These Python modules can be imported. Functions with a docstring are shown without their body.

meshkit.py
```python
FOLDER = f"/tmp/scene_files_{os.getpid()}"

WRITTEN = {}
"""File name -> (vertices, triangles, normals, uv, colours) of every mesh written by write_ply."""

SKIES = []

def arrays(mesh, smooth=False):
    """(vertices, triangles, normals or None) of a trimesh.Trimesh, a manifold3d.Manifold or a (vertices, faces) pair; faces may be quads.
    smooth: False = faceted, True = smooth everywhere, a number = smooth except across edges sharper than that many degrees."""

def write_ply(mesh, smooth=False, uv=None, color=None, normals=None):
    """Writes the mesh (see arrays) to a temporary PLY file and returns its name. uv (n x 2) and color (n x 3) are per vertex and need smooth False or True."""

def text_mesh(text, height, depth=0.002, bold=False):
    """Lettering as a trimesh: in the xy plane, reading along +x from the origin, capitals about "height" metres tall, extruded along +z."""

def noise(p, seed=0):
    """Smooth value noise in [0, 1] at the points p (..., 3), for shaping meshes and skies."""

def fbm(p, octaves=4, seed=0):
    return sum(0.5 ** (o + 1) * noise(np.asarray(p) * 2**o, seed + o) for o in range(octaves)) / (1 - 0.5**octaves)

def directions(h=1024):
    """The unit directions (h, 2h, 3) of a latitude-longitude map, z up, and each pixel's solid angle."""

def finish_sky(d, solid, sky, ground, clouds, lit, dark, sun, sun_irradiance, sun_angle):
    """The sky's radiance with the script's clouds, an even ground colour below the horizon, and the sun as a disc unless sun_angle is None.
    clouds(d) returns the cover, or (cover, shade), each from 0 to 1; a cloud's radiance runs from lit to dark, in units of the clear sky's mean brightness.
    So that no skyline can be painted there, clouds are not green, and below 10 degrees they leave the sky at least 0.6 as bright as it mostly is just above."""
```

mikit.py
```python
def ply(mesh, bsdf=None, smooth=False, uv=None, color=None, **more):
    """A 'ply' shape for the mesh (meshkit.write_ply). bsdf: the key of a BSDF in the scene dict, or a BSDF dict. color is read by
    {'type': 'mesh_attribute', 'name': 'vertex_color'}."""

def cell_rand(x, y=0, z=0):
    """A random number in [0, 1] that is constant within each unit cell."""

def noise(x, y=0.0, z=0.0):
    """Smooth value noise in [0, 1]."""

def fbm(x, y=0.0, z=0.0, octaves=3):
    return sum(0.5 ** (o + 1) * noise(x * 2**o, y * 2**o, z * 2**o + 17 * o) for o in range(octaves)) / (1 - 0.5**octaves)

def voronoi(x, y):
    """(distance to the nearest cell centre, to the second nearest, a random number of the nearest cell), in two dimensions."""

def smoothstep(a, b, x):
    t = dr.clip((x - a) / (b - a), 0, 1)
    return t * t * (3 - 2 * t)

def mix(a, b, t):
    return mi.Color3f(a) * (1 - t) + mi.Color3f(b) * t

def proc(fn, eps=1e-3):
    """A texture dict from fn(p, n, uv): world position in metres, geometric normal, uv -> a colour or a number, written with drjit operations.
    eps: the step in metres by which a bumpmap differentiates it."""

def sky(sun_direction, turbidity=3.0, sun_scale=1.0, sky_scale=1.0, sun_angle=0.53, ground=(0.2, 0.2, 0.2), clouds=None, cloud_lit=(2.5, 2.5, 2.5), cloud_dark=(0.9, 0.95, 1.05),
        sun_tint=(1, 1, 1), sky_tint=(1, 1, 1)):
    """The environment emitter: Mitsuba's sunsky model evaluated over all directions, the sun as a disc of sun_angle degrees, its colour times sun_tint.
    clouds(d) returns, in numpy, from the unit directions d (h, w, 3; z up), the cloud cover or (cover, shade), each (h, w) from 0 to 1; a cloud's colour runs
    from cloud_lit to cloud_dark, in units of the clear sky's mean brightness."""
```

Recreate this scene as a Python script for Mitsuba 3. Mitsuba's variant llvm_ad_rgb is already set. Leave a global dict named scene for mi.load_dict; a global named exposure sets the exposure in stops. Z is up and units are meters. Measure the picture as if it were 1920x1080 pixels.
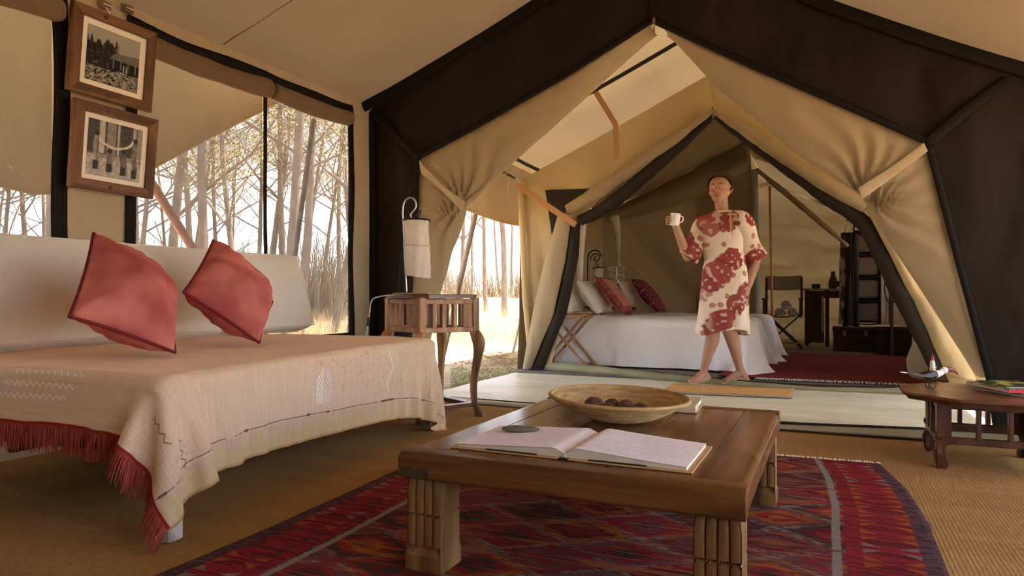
import math, random
import numpy as np, trimesh, drjit as dr, mitsuba as mi
import manifold3d as m3
from scipy.interpolate import PchipInterpolator, CubicSpline
from scipy.spatial import ConvexHull
import mikit, meshkit
from mikit import noise, fbm, voronoi, cell_rand, smoothstep, mix, proc
T = mi.ScalarTransform4f
rng = random.Random(7)
nrg = np.random.default_rng(7)
scene, labels = {}, {}

# ---------------------------------------------------------------- camera, sky, exposure
# tent axis = +y, camera turned 24.9 degrees to the left of it, 0.715 m above the mat
TH, FPX, HZ, EYE_H = math.radians(24.9), 1280.0, 554.0, 0.715
R_, F_ = np.array([math.cos(TH), math.sin(TH), 0]), np.array([-math.sin(TH), math.cos(TH), 0])
EYE = np.array([0, 0, EYE_H])
scene['camera'] = {'type': 'perspective', 'fov': math.degrees(2 * math.atan(960 / FPX)), 'fov_axis': 'x',
                   'principal_point_offset_y': (540 - HZ) / 1080, 'near_clip': 0.05, 'far_clip': 500,
                   'to_world': T().look_at(origin=EYE.tolist(), target=(EYE + F_).tolist(), up=[0, 0, 1])}
SUN = (0.30, 0.42, 0.86)
scene['sky'] = mikit.sky(SUN, turbidity=4.0, sun_scale=1.0, sky_scale=1.0, ground=(0.40, 0.36, 0.30), sky_tint=(1.0, 1.0, 1.02),
                         clouds=lambda d: (np.clip(0.35 + 0.9 * (meshkit.fbm(d * 3.0, 4, 3) - 0.35), 0, 1), 0.15), cloud_lit=(1.75, 1.72, 1.68), cloud_dark=(1.1, 1.1, 1.08))
exposure = 4.65

def at(u, v, X=None, Y=None, z=None, d=None):
    """The point of the place that was measured at pixel (u, v) of the 1920 x 1080 photograph, on a plane X, Y or z = const, or at distance d."""
    q = F_ + (u - 960) / FPX * R_ - np.array([0, 0, (v - HZ) / FPX])
    if d is None:
        d = X / q[0] if X is not None else Y / q[1] if Y is not None else (z - EYE_H) / q[2]
    return EYE + q * d

# ---------------------------------------------------------------- scene bookkeeping
def numbered(name):
    used = lambda k: k in scene or k in labels or any(x.startswith(k + '__') for x in scene)
    if not used(name): return name
    i = 1
    while used(f'{name}_{i:03d}'): i += 1
    return f'{name}_{i:03d}'

def thing(name, label, cat, group=None):
    k = numbered(name)
    labels[k] = {'label': label, 'category': cat}
    if group: labels[k]['group'] = group
    return k

def struct(name, label=None):
    labels[name] = {'kind': 'structure'}
    if label: labels[name]['label'] = label
    return name

def stuff(name, label, cat):
    k = numbered(name); labels[k] = {'label': label, 'category': cat, 'kind': 'stuff'}
    return k

def put(key, mesh, mat, smooth=35, uv=None, color=None, to=None):
    if isinstance(mesh, tuple) and len(mesh) == 3: mesh, uv = (mesh[0], mesh[1]), mesh[2]
    if uv is not None or color is not None: smooth = bool(smooth)
    e = mikit.ply(mesh, mat, smooth=smooth, uv=uv, color=color)
    if to is not None: e['to_world'] = to
    scene[key] = e
    return key

def part(t, name, mesh, mat, smooth=35, label=None, kind=None, uv=None, color=None, to=None):
    k = t + '__' + name
    if k in scene:
        i = 1
        while f'{k}_{i:03d}' in scene: i += 1
        k = f'{k}_{i:03d}'
    put(k, mesh, mat, smooth, uv, color, to)
    p = {}
    if label: p['label'] = label
    if kind: p['kind'] = kind
    if p: labels[k] = p
    return k

# ---------------------------------------------------------------- mesh helpers
def tm(v, f): return trimesh.Trimesh(np.asarray(v, float), np.asarray(f, int), process=False)
def cat(*ms):
    ms = [m for m in (ms[0] if len(ms) == 1 and isinstance(ms[0], list) else ms)]
    return trimesh.util.concatenate([tm(m[0], m[1]) if isinstance(m, tuple) else m for m in ms])
def hull(p):
    h = trimesh.convex.convex_hull(np.asarray(p, float)); return h
def box(size, c=(0, 0, 0), ch=0.004, rz=0.0):
    """box with chamfered edges"""
    s = np.asarray(size, float) / 2; ch = min(ch, 0.45 * 2 * s.min())
    p = []
    for a in (-1, 1):
        for b in (-1, 1):
            for d in (-1, 1):
                k = np.array([a, b, d]) * s
                for ax in range(3):
                    q = k - np.array([a, b, d]) * ch; q[ax] = k[ax]; p.append(q)
    m = hull(p)
    if rz: m.apply_transform(trimesh.transformations.rotation_matrix(rz, [0, 0, 1]))
    m.apply_translation(c); return m
def frame_of(d, up=(0, 0, 1)):
    d = np.asarray(d, float); d = d / np.linalg.norm(d); up = np.asarray(up, float)
    if abs(d @ up) > 0.98: up = np.array([0, 1.0, 0])
    x = np.cross(up, d); x /= np.linalg.norm(x)
    return x, np.cross(d, x), d
def beam(p0, p1, w, h, ch=0.003, up=(0, 0, 1)):
    """chamfered bar from p0 to p1; w across, h along 'up'"""
    p0, p1 = np.asarray(p0, float), np.asarray(p1, float)
    L = np.linalg.norm(p1 - p0); x, y, z = frame_of(p1 - p0, up)
    m = box((w, h, L), (0, 0, L / 2), ch)
    M = np.eye(4); M[:3, 0], M[:3, 1], M[:3, 2], M[:3, 3] = x, y, z, p0
    m.apply_transform(M); return m
def spline(p, n=40, closed=False):
    p = np.asarray(p, float)
    if closed: p = np.vstack([p, p[:1]])
    t = np.r_[0, np.cumsum(np.maximum(np.linalg.norm(np.diff(p, axis=0), axis=1), 1e-9))]
    return CubicSpline(t, p, bc_type='periodic' if closed else 'natural')(np.linspace(0, t[-1], n))
def lin(p, n):
    p = np.asarray(p, float); t = np.r_[0, np.cumsum(np.linalg.norm(np.diff(p, axis=0), axis=1))]
    s = np.linspace(0, t[-1], n)
    return np.stack([np.interp(s, t, p[:, k]) for k in range(p.shape[1])], 1)
def tube(p, r, n=10, closed=False, sx=1.0, sy=1.0, up=None):
    p = np.asarray(p, float); N = len(p); r = np.broadcast_to(np.asarray(r, float), (N,))
    d = np.gradient(p, axis=0) if not closed else np.roll(p, -1, 0) - np.roll(p, 1, 0)
    d /= np.linalg.norm(d, axis=1, keepdims=True) + 1e-12
    x = np.cross(d[0], up if up is not None else ([0, 0, 1] if abs(d[0][2]) < 0.9 else [1, 0, 0])); x /= np.linalg.norm(x)
    X = [x]
    for i in range(1, N):
        if up is not None: x = np.cross(d[i], up)
        else: x = X[-1] - d[i] * (X[-1] @ d[i])
        X.append(x / (np.linalg.norm(x) + 1e-12))
    X = np.array(X); Y = np.cross(d, X)
    a = np.arange(n) * 2 * np.pi / n
    v = (p[:, None] + r[:, None, None] * (sx * np.cos(a)[None, :, None] * X[:, None] + sy * np.sin(a)[None, :, None] * Y[:, None])).reshape(-1, 3)
    f = []
    for i in range(N if closed else N - 1):
        j = (i + 1) % N
        k = np.arange(n); k2 = (k + 1) % n
        f.append(np.stack([i * n + k, i * n + k2, j * n + k2], 1)); f.append(np.stack([i * n + k, j * n + k2, j * n + k], 1))
    f = np.vstack(f)
    if not closed:
        v = np.vstack([v, p[0], p[-1]]); c0, c1 = len(v) - 2, len(v) - 1; k = np.arange(n); k2 = (k + 1) % n
        f = np.vstack([f, np.stack([k2, k, k * 0 + c0], 1), np.stack([(N - 1) * n + k, (N - 1) * n + k2, k * 0 + c1], 1)])
    return tm(v, f)
def lathe(prof, n=32, c=(0, 0, 0)):
    prof = np.asarray(prof, float); m = len(prof); a = np.arange(n) * 2 * np.pi / n
    v = np.stack([prof[:, 0, None] * np.cos(a), prof[:, 0, None] * np.sin(a), np.repeat(prof[:, 1, None], n, 1)], -1).reshape(-1, 3)
    k = np.arange(n); k2 = (k + 1) % n; f = []
    for i in range(m - 1):
        f += [np.stack([i * n + k, i * n + k2, (i + 1) * n + k2], 1), np.stack([i * n + k, (i + 1) * n + k2, (i + 1) * n + k], 1)]
    return tm(v + np.asarray(c, float), np.vstack(f))
def loft(secs, cap=True):
    """closed rings (m, n, 3) -> mesh"""
    secs = np.asarray(secs, float); m, n = secs.shape[:2]; v = secs.reshape(-1, 3); k = np.arange(n); k2 = (k + 1) % n; f = []
    for i in range(m - 1):
        f += [np.stack([i * n + k, i * n + k2, (i + 1) * n + k2], 1), np.stack([i * n + k, (i + 1) * n + k2, (i + 1) * n + k], 1)]
    if cap:
        v = np.vstack([v, secs[0].mean(0), secs[-1].mean(0)]); c0, c1 = len(v) - 2, len(v) - 1
        f += [np.stack([k2, k, k * 0 + c0], 1), np.stack([(m - 1) * n + k, (m - 1) * n + k2, k * 0 + c1], 1)]
    return tm(v, np.vstack(f))
def grid(P, uv=None):
    """(m, n, 3) points -> open sheet (v, f, uv)"""
    m, n = P.shape[:2]; i, j = np.meshgrid(np.arange(m - 1), np.arange(n - 1), indexing='ij'); a = (i * n + j).ravel()
    f = np.vstack([np.stack([a, a + 1, a + n + 1], 1), np.stack([a, a + n + 1, a + n], 1)])
    if uv is None:
        s, t = np.meshgrid(np.linspace(0, 1, m), np.linspace(0, 1, n), indexing='ij'); uv = np.stack([t, s], -1)
    return P.reshape(-1, 3), f, uv.reshape(-1, 2)
def sheet(rows, nu=40, nv=40, disp=None, smooth_rows=True):
    """cloth through control rows (k rows of equally many points); disp(P, s, t) adds an offset; s along a row, t from row to row"""
    C = [lin(r_, nu) if not smooth_rows else spline(r_, nu) for r_ in rows]
    C = np.array(C); t = np.linspace(0, 1, len(C)); tt = np.linspace(0, 1, nv)
    P = PchipInterpolator(t, C, axis=0)(tt) if len(C) > 2 else C[0][None] * (1 - tt)[:, None, None] + C[1][None] * tt[:, None, None]
    if disp is not None:
        s_, t_ = np.meshgrid(np.linspace(0, 1, nu), tt)
        P = P + disp(P, s_, t_)
    return grid(P)
def thick(g, h):
    """close a sheet into a slab of thickness h along its normals"""
    v, f, uv = g; m = tm(v, f); n = m.vertex_normals; k = len(v)
    e = m.edges[trimesh.grouping.group_rows(m.edges_sorted, require_count=1)]
    side = np.vstack([np.stack([e[:, 1], e[:, 0], e[:, 0] + k], 1), np.stack([e[:, 1], e[:, 0] + k, e[:, 1] + k], 1)])
    return np.vstack([v, v - n * h]), np.vstack([f, f[:, ::-1] + k, side]), np.vstack([uv, uv])
def prism(poly, h, M=None, ch=0):
    import shapely.geometry as sg
    m = trimesh.creation.extrude_polygon(sg.Polygon(poly), h, engine='earcut')
    if M is not None: m.apply_transform(M)
    return m
def mat4(x, y, z, o):
    M = np.eye(4); M[:3, 0], M[:3, 1], M[:3, 2], M[:3, 3] = x, y, z, o; return M
def move(m, d):
    m = m.copy(); m.apply_translation(d); return m
def rot(m, ang, ax=(0, 0, 1), c=(0, 0, 0)):
    m = m.copy(); m.apply_transform(trimesh.transformations.rotation_matrix(ang, ax, c)); return m
def bump(m, amp, sc, seed=0, oct=3):
    m = m.copy(); n = np.array(m.vertex_normals); m.vertices = m.vertices + n * ((meshkit.fbm(np.array(m.vertices) * sc, oct, seed) - 0.5) * 2 * amp)[:, None]; return m
def sphere(c, r, s=(1, 1, 1), sub=3):
    m = trimesh.creation.icosphere(sub, 1.0); m.vertices = m.vertices * (np.asarray(s) * r) + np.asarray(c); return m
def nfold(P, amp, fr, seed=0, ax=(0, 1, 0), oct=3):
    """cloth unevenness along one axis"""
    return ((meshkit.fbm(P * np.asarray(fr), oct, seed) - 0.5) * 2 * amp)[..., None] * np.asarray(ax, float)

# ---------------------------------------------------------------- cloth settled over a rounded box (position based, seeded)
def drape(lx, ly, front, end0, end1, h, step=0.028, rad=0.03, steps=170, iters=9, seed=1, floor_z=0.004, back=0.0, slack=0.0, skew=0.0):
    """A cloth over a box lx (depth, x from 0 back to lx front) by ly (length), top at z = h. It hangs over by front, end0 (y < 0) and end1 (y > ly). -> grid points (m, n, 3)"""
    xs = np.arange(-back, lx + front + 1e-6, step); ys = np.arange(-end0, ly + end1 + 1e-6, step)
    gx, gy = np.meshgrid(xs, ys, indexing='ij'); P = np.stack([gx - skew * (1 - gy / ly), gy, gx * 0 + h + 0.004], -1)
    g = np.random.default_rng(seed); P[..., 2] += g.random(P.shape[:2]) * 0.004
    V = np.zeros_like(P); pin = (gx < lx - 0.25) & (gy > 0.3) & (gy < ly - 0.3)
    bc, bh = np.array([lx / 2, ly / 2, h / 2]), np.array([lx / 2, ly / 2, h / 2])
    sl = 1 + slack
    cons = []
    def pairs(di, dj, L, k):
        for par in (0, 1):
            i0 = slice(None)
            a = np.zeros(P.shape[:2], bool)
            I, J = np.meshgrid(np.arange(P.shape[0]), np.arange(P.shape[1]), indexing='ij')
            sel = ((I // max(abs(di), 1) if di else J // max(abs(dj), 1)) % 2 == par) & (I + di < P.shape[0]) & (I + di >= 0) & (J + dj < P.shape[1]) & (J + dj >= 0)
            A = (I * P.shape[1] + J)[sel]; B = ((I + di) * P.shape[1] + J + dj)[sel]
            cons.append((A, B, L, k))
    pairs(1, 0, step * sl, 1.0); pairs(0, 1, step * sl, 1.0); pairs(1, 1, step * sl * 2 ** .5, 0.5); pairs(1, -1, step * sl * 2 ** .5, 0.5)
    pairs(2, 0, 2 * step * sl, 0.12); pairs(0, 2, 2 * step * sl, 0.12)
    w = np.where(pin, 0.0, 1.0).ravel(); p = P.reshape(-1, 3); v = V.reshape(-1, 3); dt = 1 / 60
    for s in range(steps):
        v[:, 2] -= 9.8 * dt; v *= 0.965
        q = p + v * dt * w[:, None]
        for _ in range(iters):
            for A, B, L, k in cons:
                dd = q[B] - q[A]; l = np.sqrt((dd * dd).sum(1)) + 1e-9; wa, wb = w[A], w[B]
                c = (k * (l - L) / l / np.maximum(wa + wb, 1e-9))[:, None] * dd
                q[A] += c * wa[:, None]; q[B] -= c * wb[:, None]
            r_ = q - bc; a = np.abs(r_) - (bh - rad); o = np.maximum(a, 0); lo = np.sqrt((o * o).sum(1)); sd = lo + np.minimum(a.max(1), 0) - rad
            hit = sd < 0.003
            n = np.where(lo[:, None] > 1e-9, o / (lo[:, None] + 1e-12), (a == a.max(1, keepdims=True)).astype(float)) * np.sign(r_)
            q += np.where(hit & (w > 0), 0.003 - sd, 0)[:, None] * n
            q[:, 2] = np.maximum(q[:, 2], floor_z)
        v = (q - p) / dt; v[(np.abs(q[:, 2] - floor_z) < 1e-4)] *= 0.3; p = q
    return p.reshape(P.shape), gx, gy
def refine(P, k=2):
    m, n = P.shape[:2]
    P = CubicSpline(np.arange(m), P, axis=0)(np.linspace(0, m - 1, (m - 1) * k + 1))
    return CubicSpline(np.arange(n), P, axis=1)(np.linspace(0, n - 1, (n - 1) * k + 1))

def pillow(w, h, t, seed=0, n=33, pinch=0.05, wrinkle=0.006, flange=0.0):
    """a stuffed cushion in the xy plane with pointed corners; -> (mesh, outline)"""
    u, v = np.meshgrid(np.linspace(-1, 1, n), np.linspace(-1, 1, n), indexing='ij')
    X = w / 2 * u * (1 - pinch * (1 - v * v) * np.abs(u) ** 2); Y = h / 2 * v * (1 - pinch * (1 - u * u) * np.abs(v) ** 2)
    k = 1 + flange
    e = np.clip((1 - np.minimum(1, np.abs(u) * k) ** 2.2) * (1 - np.minimum(1, np.abs(v) * k) ** 2.2), 0, 1) ** 0.55
    out = []
    for sgn in (1, -1):
        q = np.stack([X, Y, sgn * t / 2 * e], -1)
        wr = (meshkit.fbm(np.stack([X * 9, Y * 9, X * 0 + seed * 3.1 + sgn], -1), 3, seed) - 0.5) * 2 * wrinkle
        rad = np.hypot(u, v); ang = np.arctan2(v, u)
        wr += wrinkle * 1.1 * np.sin(ang * 22 + 3 * meshkit.noise(np.stack([ang * 2, rad * 3, rad * 0 + seed], -1), seed)) * np.clip(rad - 0.55, 0, 1)
        q[..., 2] += wr * np.minimum(1, e * 2.5)
        out.append(q)
    a, b = grid(out[0]), grid(out[1])
    m = tm(np.vstack([a[0], b[0]]), np.vstack([a[1][:, ::-1] * 0 + a[1], b[1][:, ::-1] + len(a[0])])); m.merge_vertices()
    q = out[0]; edge = np.vstack([q[:, 0], q[-1, 1:], q[::-1, -1][1:], q[0, ::-1][1:-1]])
    return m, edge
# ---------------------------------------------------------------- materials
def S(r, g, b):
    c = np.array([r, g, b]) / 255.0
    return tuple(float(x) for x in np.where(c < 0.04045, c / 12.92, ((c + 0.055) / 1.055) ** 2.4))
def tex(c): return proc(c) if callable(c) else {'type': 'rgb', 'value': list(c)}
def M(name, c, rough=0.8, bumpfn=None, bs=0.002, eps=1e-3, **kw):
    b = {'type': 'principled', 'base_color': tex(c), 'roughness': tex(rough) if callable(rough) else rough, 'specular': kw.pop('specular', 0.4), **kw}
    if bumpfn is not None: b = {'type': 'bumpmap', 'arbitrary': proc(bumpfn, eps), 'scale': bs, 'bsdf': b}
    scene[name] = {'type': 'twosided', 'bsdf': b}
    return name
def cloth_thin(name, c, trans, rough=0.9):
    scene[name] = {'type': 'principledthin', 'base_color': tex(c), 'roughness': rough, 'diff_trans': trans, 'spec_trans': 0.0, 'eta': 1.2}
    return name

def canvas_fn(c, amt=0.16, sc=1.3):
    c = np.array(c)
    def fn(p, n, uv):
        k = 1 - amt + 2 * amt * fbm(p.x * sc, p.y * sc, p.z * sc, 3)
        w = 0.97 + 0.06 * noise(p.x * 160, p.y * 160, p.z * 160)
        return mi.Color3f(*[float(x) for x in c]) * (k * w)
    return fn
cloth_thin('canvas_roof', canvas_fn((0.29, 0.205, 0.115)), 0.07)
cloth_thin('canvas_wall', canvas_fn((0.45, 0.355, 0.225)), 0.08)
cloth_thin('canvas_flap', canvas_fn((0.38, 0.295, 0.175), 0.10), 0.16)
cloth_thin('canvas_facade', canvas_fn((0.60, 0.455, 0.24), 0.12), 0.34)
cloth_thin('canvas_bedroom', canvas_fn((0.36, 0.275, 0.155), 0.10), 0.07)
cloth_thin('canvas_fly_side', canvas_fn((0.43, 0.315, 0.165), 0.12), 0.17)
cloth_thin('canvas_fly', canvas_fn((0.45, 0.34, 0.195), 0.12), 0.14)
M('brown_canvas', canvas_fn((0.0165, 0.0118, 0.0078), 0.25), 0.8, specular=0.2)
M('brown_trim', (0.0075, 0.0058, 0.0046), 0.7, specular=0.2)
M('brown_mesh', (0.028, 0.021, 0.015), 0.75, specular=0.2)
M('grey_canvas', canvas_fn((0.42, 0.42, 0.36), 0.1), 0.85)

def net_fn(p, n, uv): return mi.Float(0.46) + 0.12 * noise(p.y * 260, 0, p.z * 6.0) + 0.05 * noise(p.y * 9, p.z * 420)
scene['insect_net'] = {'type': 'mask', 'opacity': proc(net_fn), 'bsdf': {'type': 'principledthin', 'base_color': {'type': 'rgb', 'value': [0.13, 0.12, 0.105]}, 'roughness': 0.9, 'diff_trans': 0.8}}

def sisal_fn(p, n, uv):
    rib = 0.5 + 0.5 * dr.sin(p.x * 520 + 3 * noise(p.x * 20, p.y * 20)); yarn = noise(p.x * 60, p.y * 420)
    big = fbm(p.x * 1.6, p.y * 1.6, 3.0, 3); st = noise(p.x * 2.2, p.y * 17, 4.0)
    c = mix((0.15, 0.080, 0.028), (0.41, 0.25, 0.10), 0.25 + 0.35 * yarn + 0.22 * rib)
    return c * (0.72 + 0.40 * big + 0.18 * st)
def sisal_b(p, n, uv): return 0.5 * dr.sin(p.x * 520) + noise(p.x * 60, p.y * 420) + 2.0 * noise(p.x * 3, p.y * 26)
M('sisal', sisal_fn, 0.95, sisal_b, 0.0012, specular=0.1)

def tarp_fn(p, n, uv):
    c = mix((0.52, 0.52, 0.40), (0.70, 0.70, 0.57), fbm(p.x * 1.4, p.y * 6.0, 1.0, 3))
    return c * (0.92 + 0.14 * noise(p.x * 7, p.y * 40))
M('tarp', tarp_fn, 0.42, lambda p, n, uv: fbm(p.x * 3.0, p.y * 9.0, 0, 3), 0.02, specular=0.5)
M('tarp_dark', canvas_fn((0.24, 0.23, 0.14), 0.2), 0.7)
M('groundsheet_roll', lambda p, n, uv: mix((0.20, 0.195, 0.095), (0.33, 0.315, 0.18), fbm(p.x * 6, p.y * 6, p.z * 14, 3)), 0.7)
M('black_binding', (0.012, 0.011, 0.01), 0.6)
M('grey_binding', (0.30, 0.28, 0.25), 0.8)

def wood(name, a, b, rough=0.45, axis='x', sc=1.0, patch=None, **kw):
    a_, b_ = tuple(a), tuple(b)
    def fn(p, n, uv):
        q = {'x': (p.x * 1.6, p.y * 22, p.z * 22), 'y': (p.x * 22, p.y * 1.6, p.z * 22), 'z': (p.x * 24, p.y * 24, p.z * 1.8)}[axis]
        w = fbm(p.x * 3, p.y * 3, p.z * 3, 2)
        g = fbm(q[0] * sc + 2.2 * w, q[1] * sc + 3.0 * w, q[2] * sc, 4)
        fine = noise(q[0] * 5 * sc, q[1] * 7 * sc, q[2] * 7 * sc)
        t = dr.clip((g - 0.28) * 2.0, 0, 1)
        c = mix(a_, b_, t) * (0.86 + 0.26 * fine)
        k = smoothstep(0.60, 0.78, fbm(q[0] * 0.55 * sc + 9, q[1] * 0.22 * sc, q[2] * 0.22 * sc, 3))
        return c * (1 - 0.68 * k)
    return M(name, fn, rough, **kw)
wood('coffee_wood_x', (0.075, 0.028, 0.008), (0.215, 0.095, 0.030), 0.34, 'x', specular=0.35)
wood('coffee_wood_y', (0.075, 0.028, 0.009), (0.20, 0.088, 0.029), 0.21, 'y', specular=0.5)
wood('coffee_leg_wood', (0.13, 0.062, 0.020), (0.33, 0.185, 0.068), 0.55, 'z')
wood('side_wood', (0.27, 0.125, 0.050), (0.58, 0.34, 0.165), 0.42, 'z')
wood('red_wood', (0.060, 0.020, 0.010), (0.150, 0.055, 0.027), 0.35, 'z', specular=0.5)
wood('red_wood_top', (0.075, 0.026, 0.013), (0.20, 0.080, 0.040), 0.24, 'x', specular=0.6)
wood('frame_wood', (0.075, 0.032, 0.014), (0.25, 0.118, 0.045), 0.5, 'y', 0.8)
wood('frame_wood_upright', (0.070, 0.030, 0.013), (0.22, 0.100, 0.038), 0.5, 'z', 0.8)
wood('bare_wood', (0.27, 0.21, 0.16), (0.48, 0.41, 0.33), 0.7, 'z')
wood('pale_board', (0.42, 0.29, 0.18), (0.62, 0.45, 0.30), 0.6, 'z')
wood('pole_wood', (0.14, 0.10, 0.07), (0.30, 0.23, 0.17), 0.7, 'z')
wood('dark_wood', (0.045, 0.026, 0.014), (0.11, 0.062, 0.034), 0.5, 'z')
M('strap_leather', (0.46, 0.235, 0.105), 0.6)
M('strap_web', (0.50, 0.38, 0.22), 0.85)
M('dull_grey_paint', lambda p, n, uv: mix((0.10, 0.095, 0.09), (0.20, 0.185, 0.17), smoothstep(0.35, 0.65, fbm(p.x * 30, p.y * 30, p.z * 12, 3))), 0.6)
M('pink_pole', (0.62, 0.30, 0.22), 0.5)
M('black_pole', (0.02, 0.016, 0.013), 0.4)
M('steel', (0.45, 0.43, 0.40), 0.4, metallic=0.9)
M('grey_paint', lambda p, n, uv: mix((0.30, 0.29, 0.27), (0.62, 0.60, 0.56), smoothstep(0.35, 0.65, fbm(p.x * 30, p.y * 30, p.z * 12, 3))), 0.6)
M('iron', (0.022, 0.019, 0.017), 0.45, metallic=0.4)
M('bright_wire', (0.62, 0.58, 0.52), 0.3, metallic=0.8)
M('copper', (0.62, 0.27, 0.12), 0.35, metallic=0.85)
M('brass', (0.40, 0.27, 0.12), 0.35, metallic=0.9)
M('rope', (0.50, 0.40, 0.27), 0.9)
M('cord_white', (0.62, 0.58, 0.52), 0.6)
M('black_plastic', (0.012, 0.012, 0.012), 0.4)

def velvet_fn(p, n, uv):
    k = fbm(p.x * 6, p.y * 6, p.z * 6, 3)
    return mix((0.38, 0.080, 0.072), (0.60, 0.185, 0.155), smoothstep(0.25, 0.75, k))
M('velvet', velvet_fn, 0.85, sheen=0.8, sheen_tint=0.6, specular=0.15)
M('velvet_piping', (0.16, 0.012, 0.016), 0.8)
M('cream_cloth', canvas_fn((0.80, 0.74, 0.63), 0.07), 0.9, specular=0.15)
M('white_cotton', canvas_fn((0.93, 0.90, 0.85), 0.03), 0.9, specular=0.15)
M('pillow_cotton', canvas_fn((0.86, 0.81, 0.70), 0.05), 0.9, specular=0.15)
def paisley_fn(p, n, uv):
    a, b, w = voronoi(uv.x * 13, uv.y * 13); a2, b2, _ = voronoi(uv.x * 34, uv.y * 34)
    k = dr.maximum(smoothstep(0.10, 0.05, dr.abs(a - 0.28)), smoothstep(0.22, 0.12, a2) * 0.8)
    e = dr.maximum(dr.abs(uv.x - 0.5), dr.abs(uv.y - 0.5)); bd = smoothstep(0.34, 0.36, e)
    base = mix((0.42, 0.135, 0.085), (0.24, 0.030, 0.035), bd)
    return mix(base, (0.60, 0.33, 0.24), k * (0.75 - 0.35 * bd))
M('paisley', paisley_fn, 0.9)
def flower_fn(p, n, uv):
    a, b, w = voronoi(uv.x * 16, uv.y * 16)
    return mix((0.20, 0.020, 0.030), (0.58, 0.30, 0.27), smoothstep(0.30, 0.18, a) * (0.5 + 0.5 * noise(uv.x * 90, uv.y * 90)))
M('flowered_red', flower_fn, 0.9)
M('grey_sling', (0.46, 0.41, 0.36), 0.9)
M('dark_sling', (0.05, 0.035, 0.022), 0.9)
M('towel', canvas_fn((0.66, 0.62, 0.54), 0.1), 0.95)
M('organizer_cloth', canvas_fn((0.13, 0.085, 0.05), 0.15), 0.85)
M('clothes_dark', (0.03, 0.024, 0.02), 0.9)
M('clothes_pale', lambda p, n, uv: mix((0.10, 0.07, 0.05), (0.46, 0.38, 0.28), smoothstep(0.4, 0.6, fbm(p.x * 14, p.y * 14, p.z * 10, 3))), 0.9)
M('chest_metal', lambda p, n, uv: mix((0.03, 0.02, 0.013), (0.11, 0.07, 0.04), fbm(p.x * 8, p.y * 8, p.z * 8, 3)), 0.6)
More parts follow.
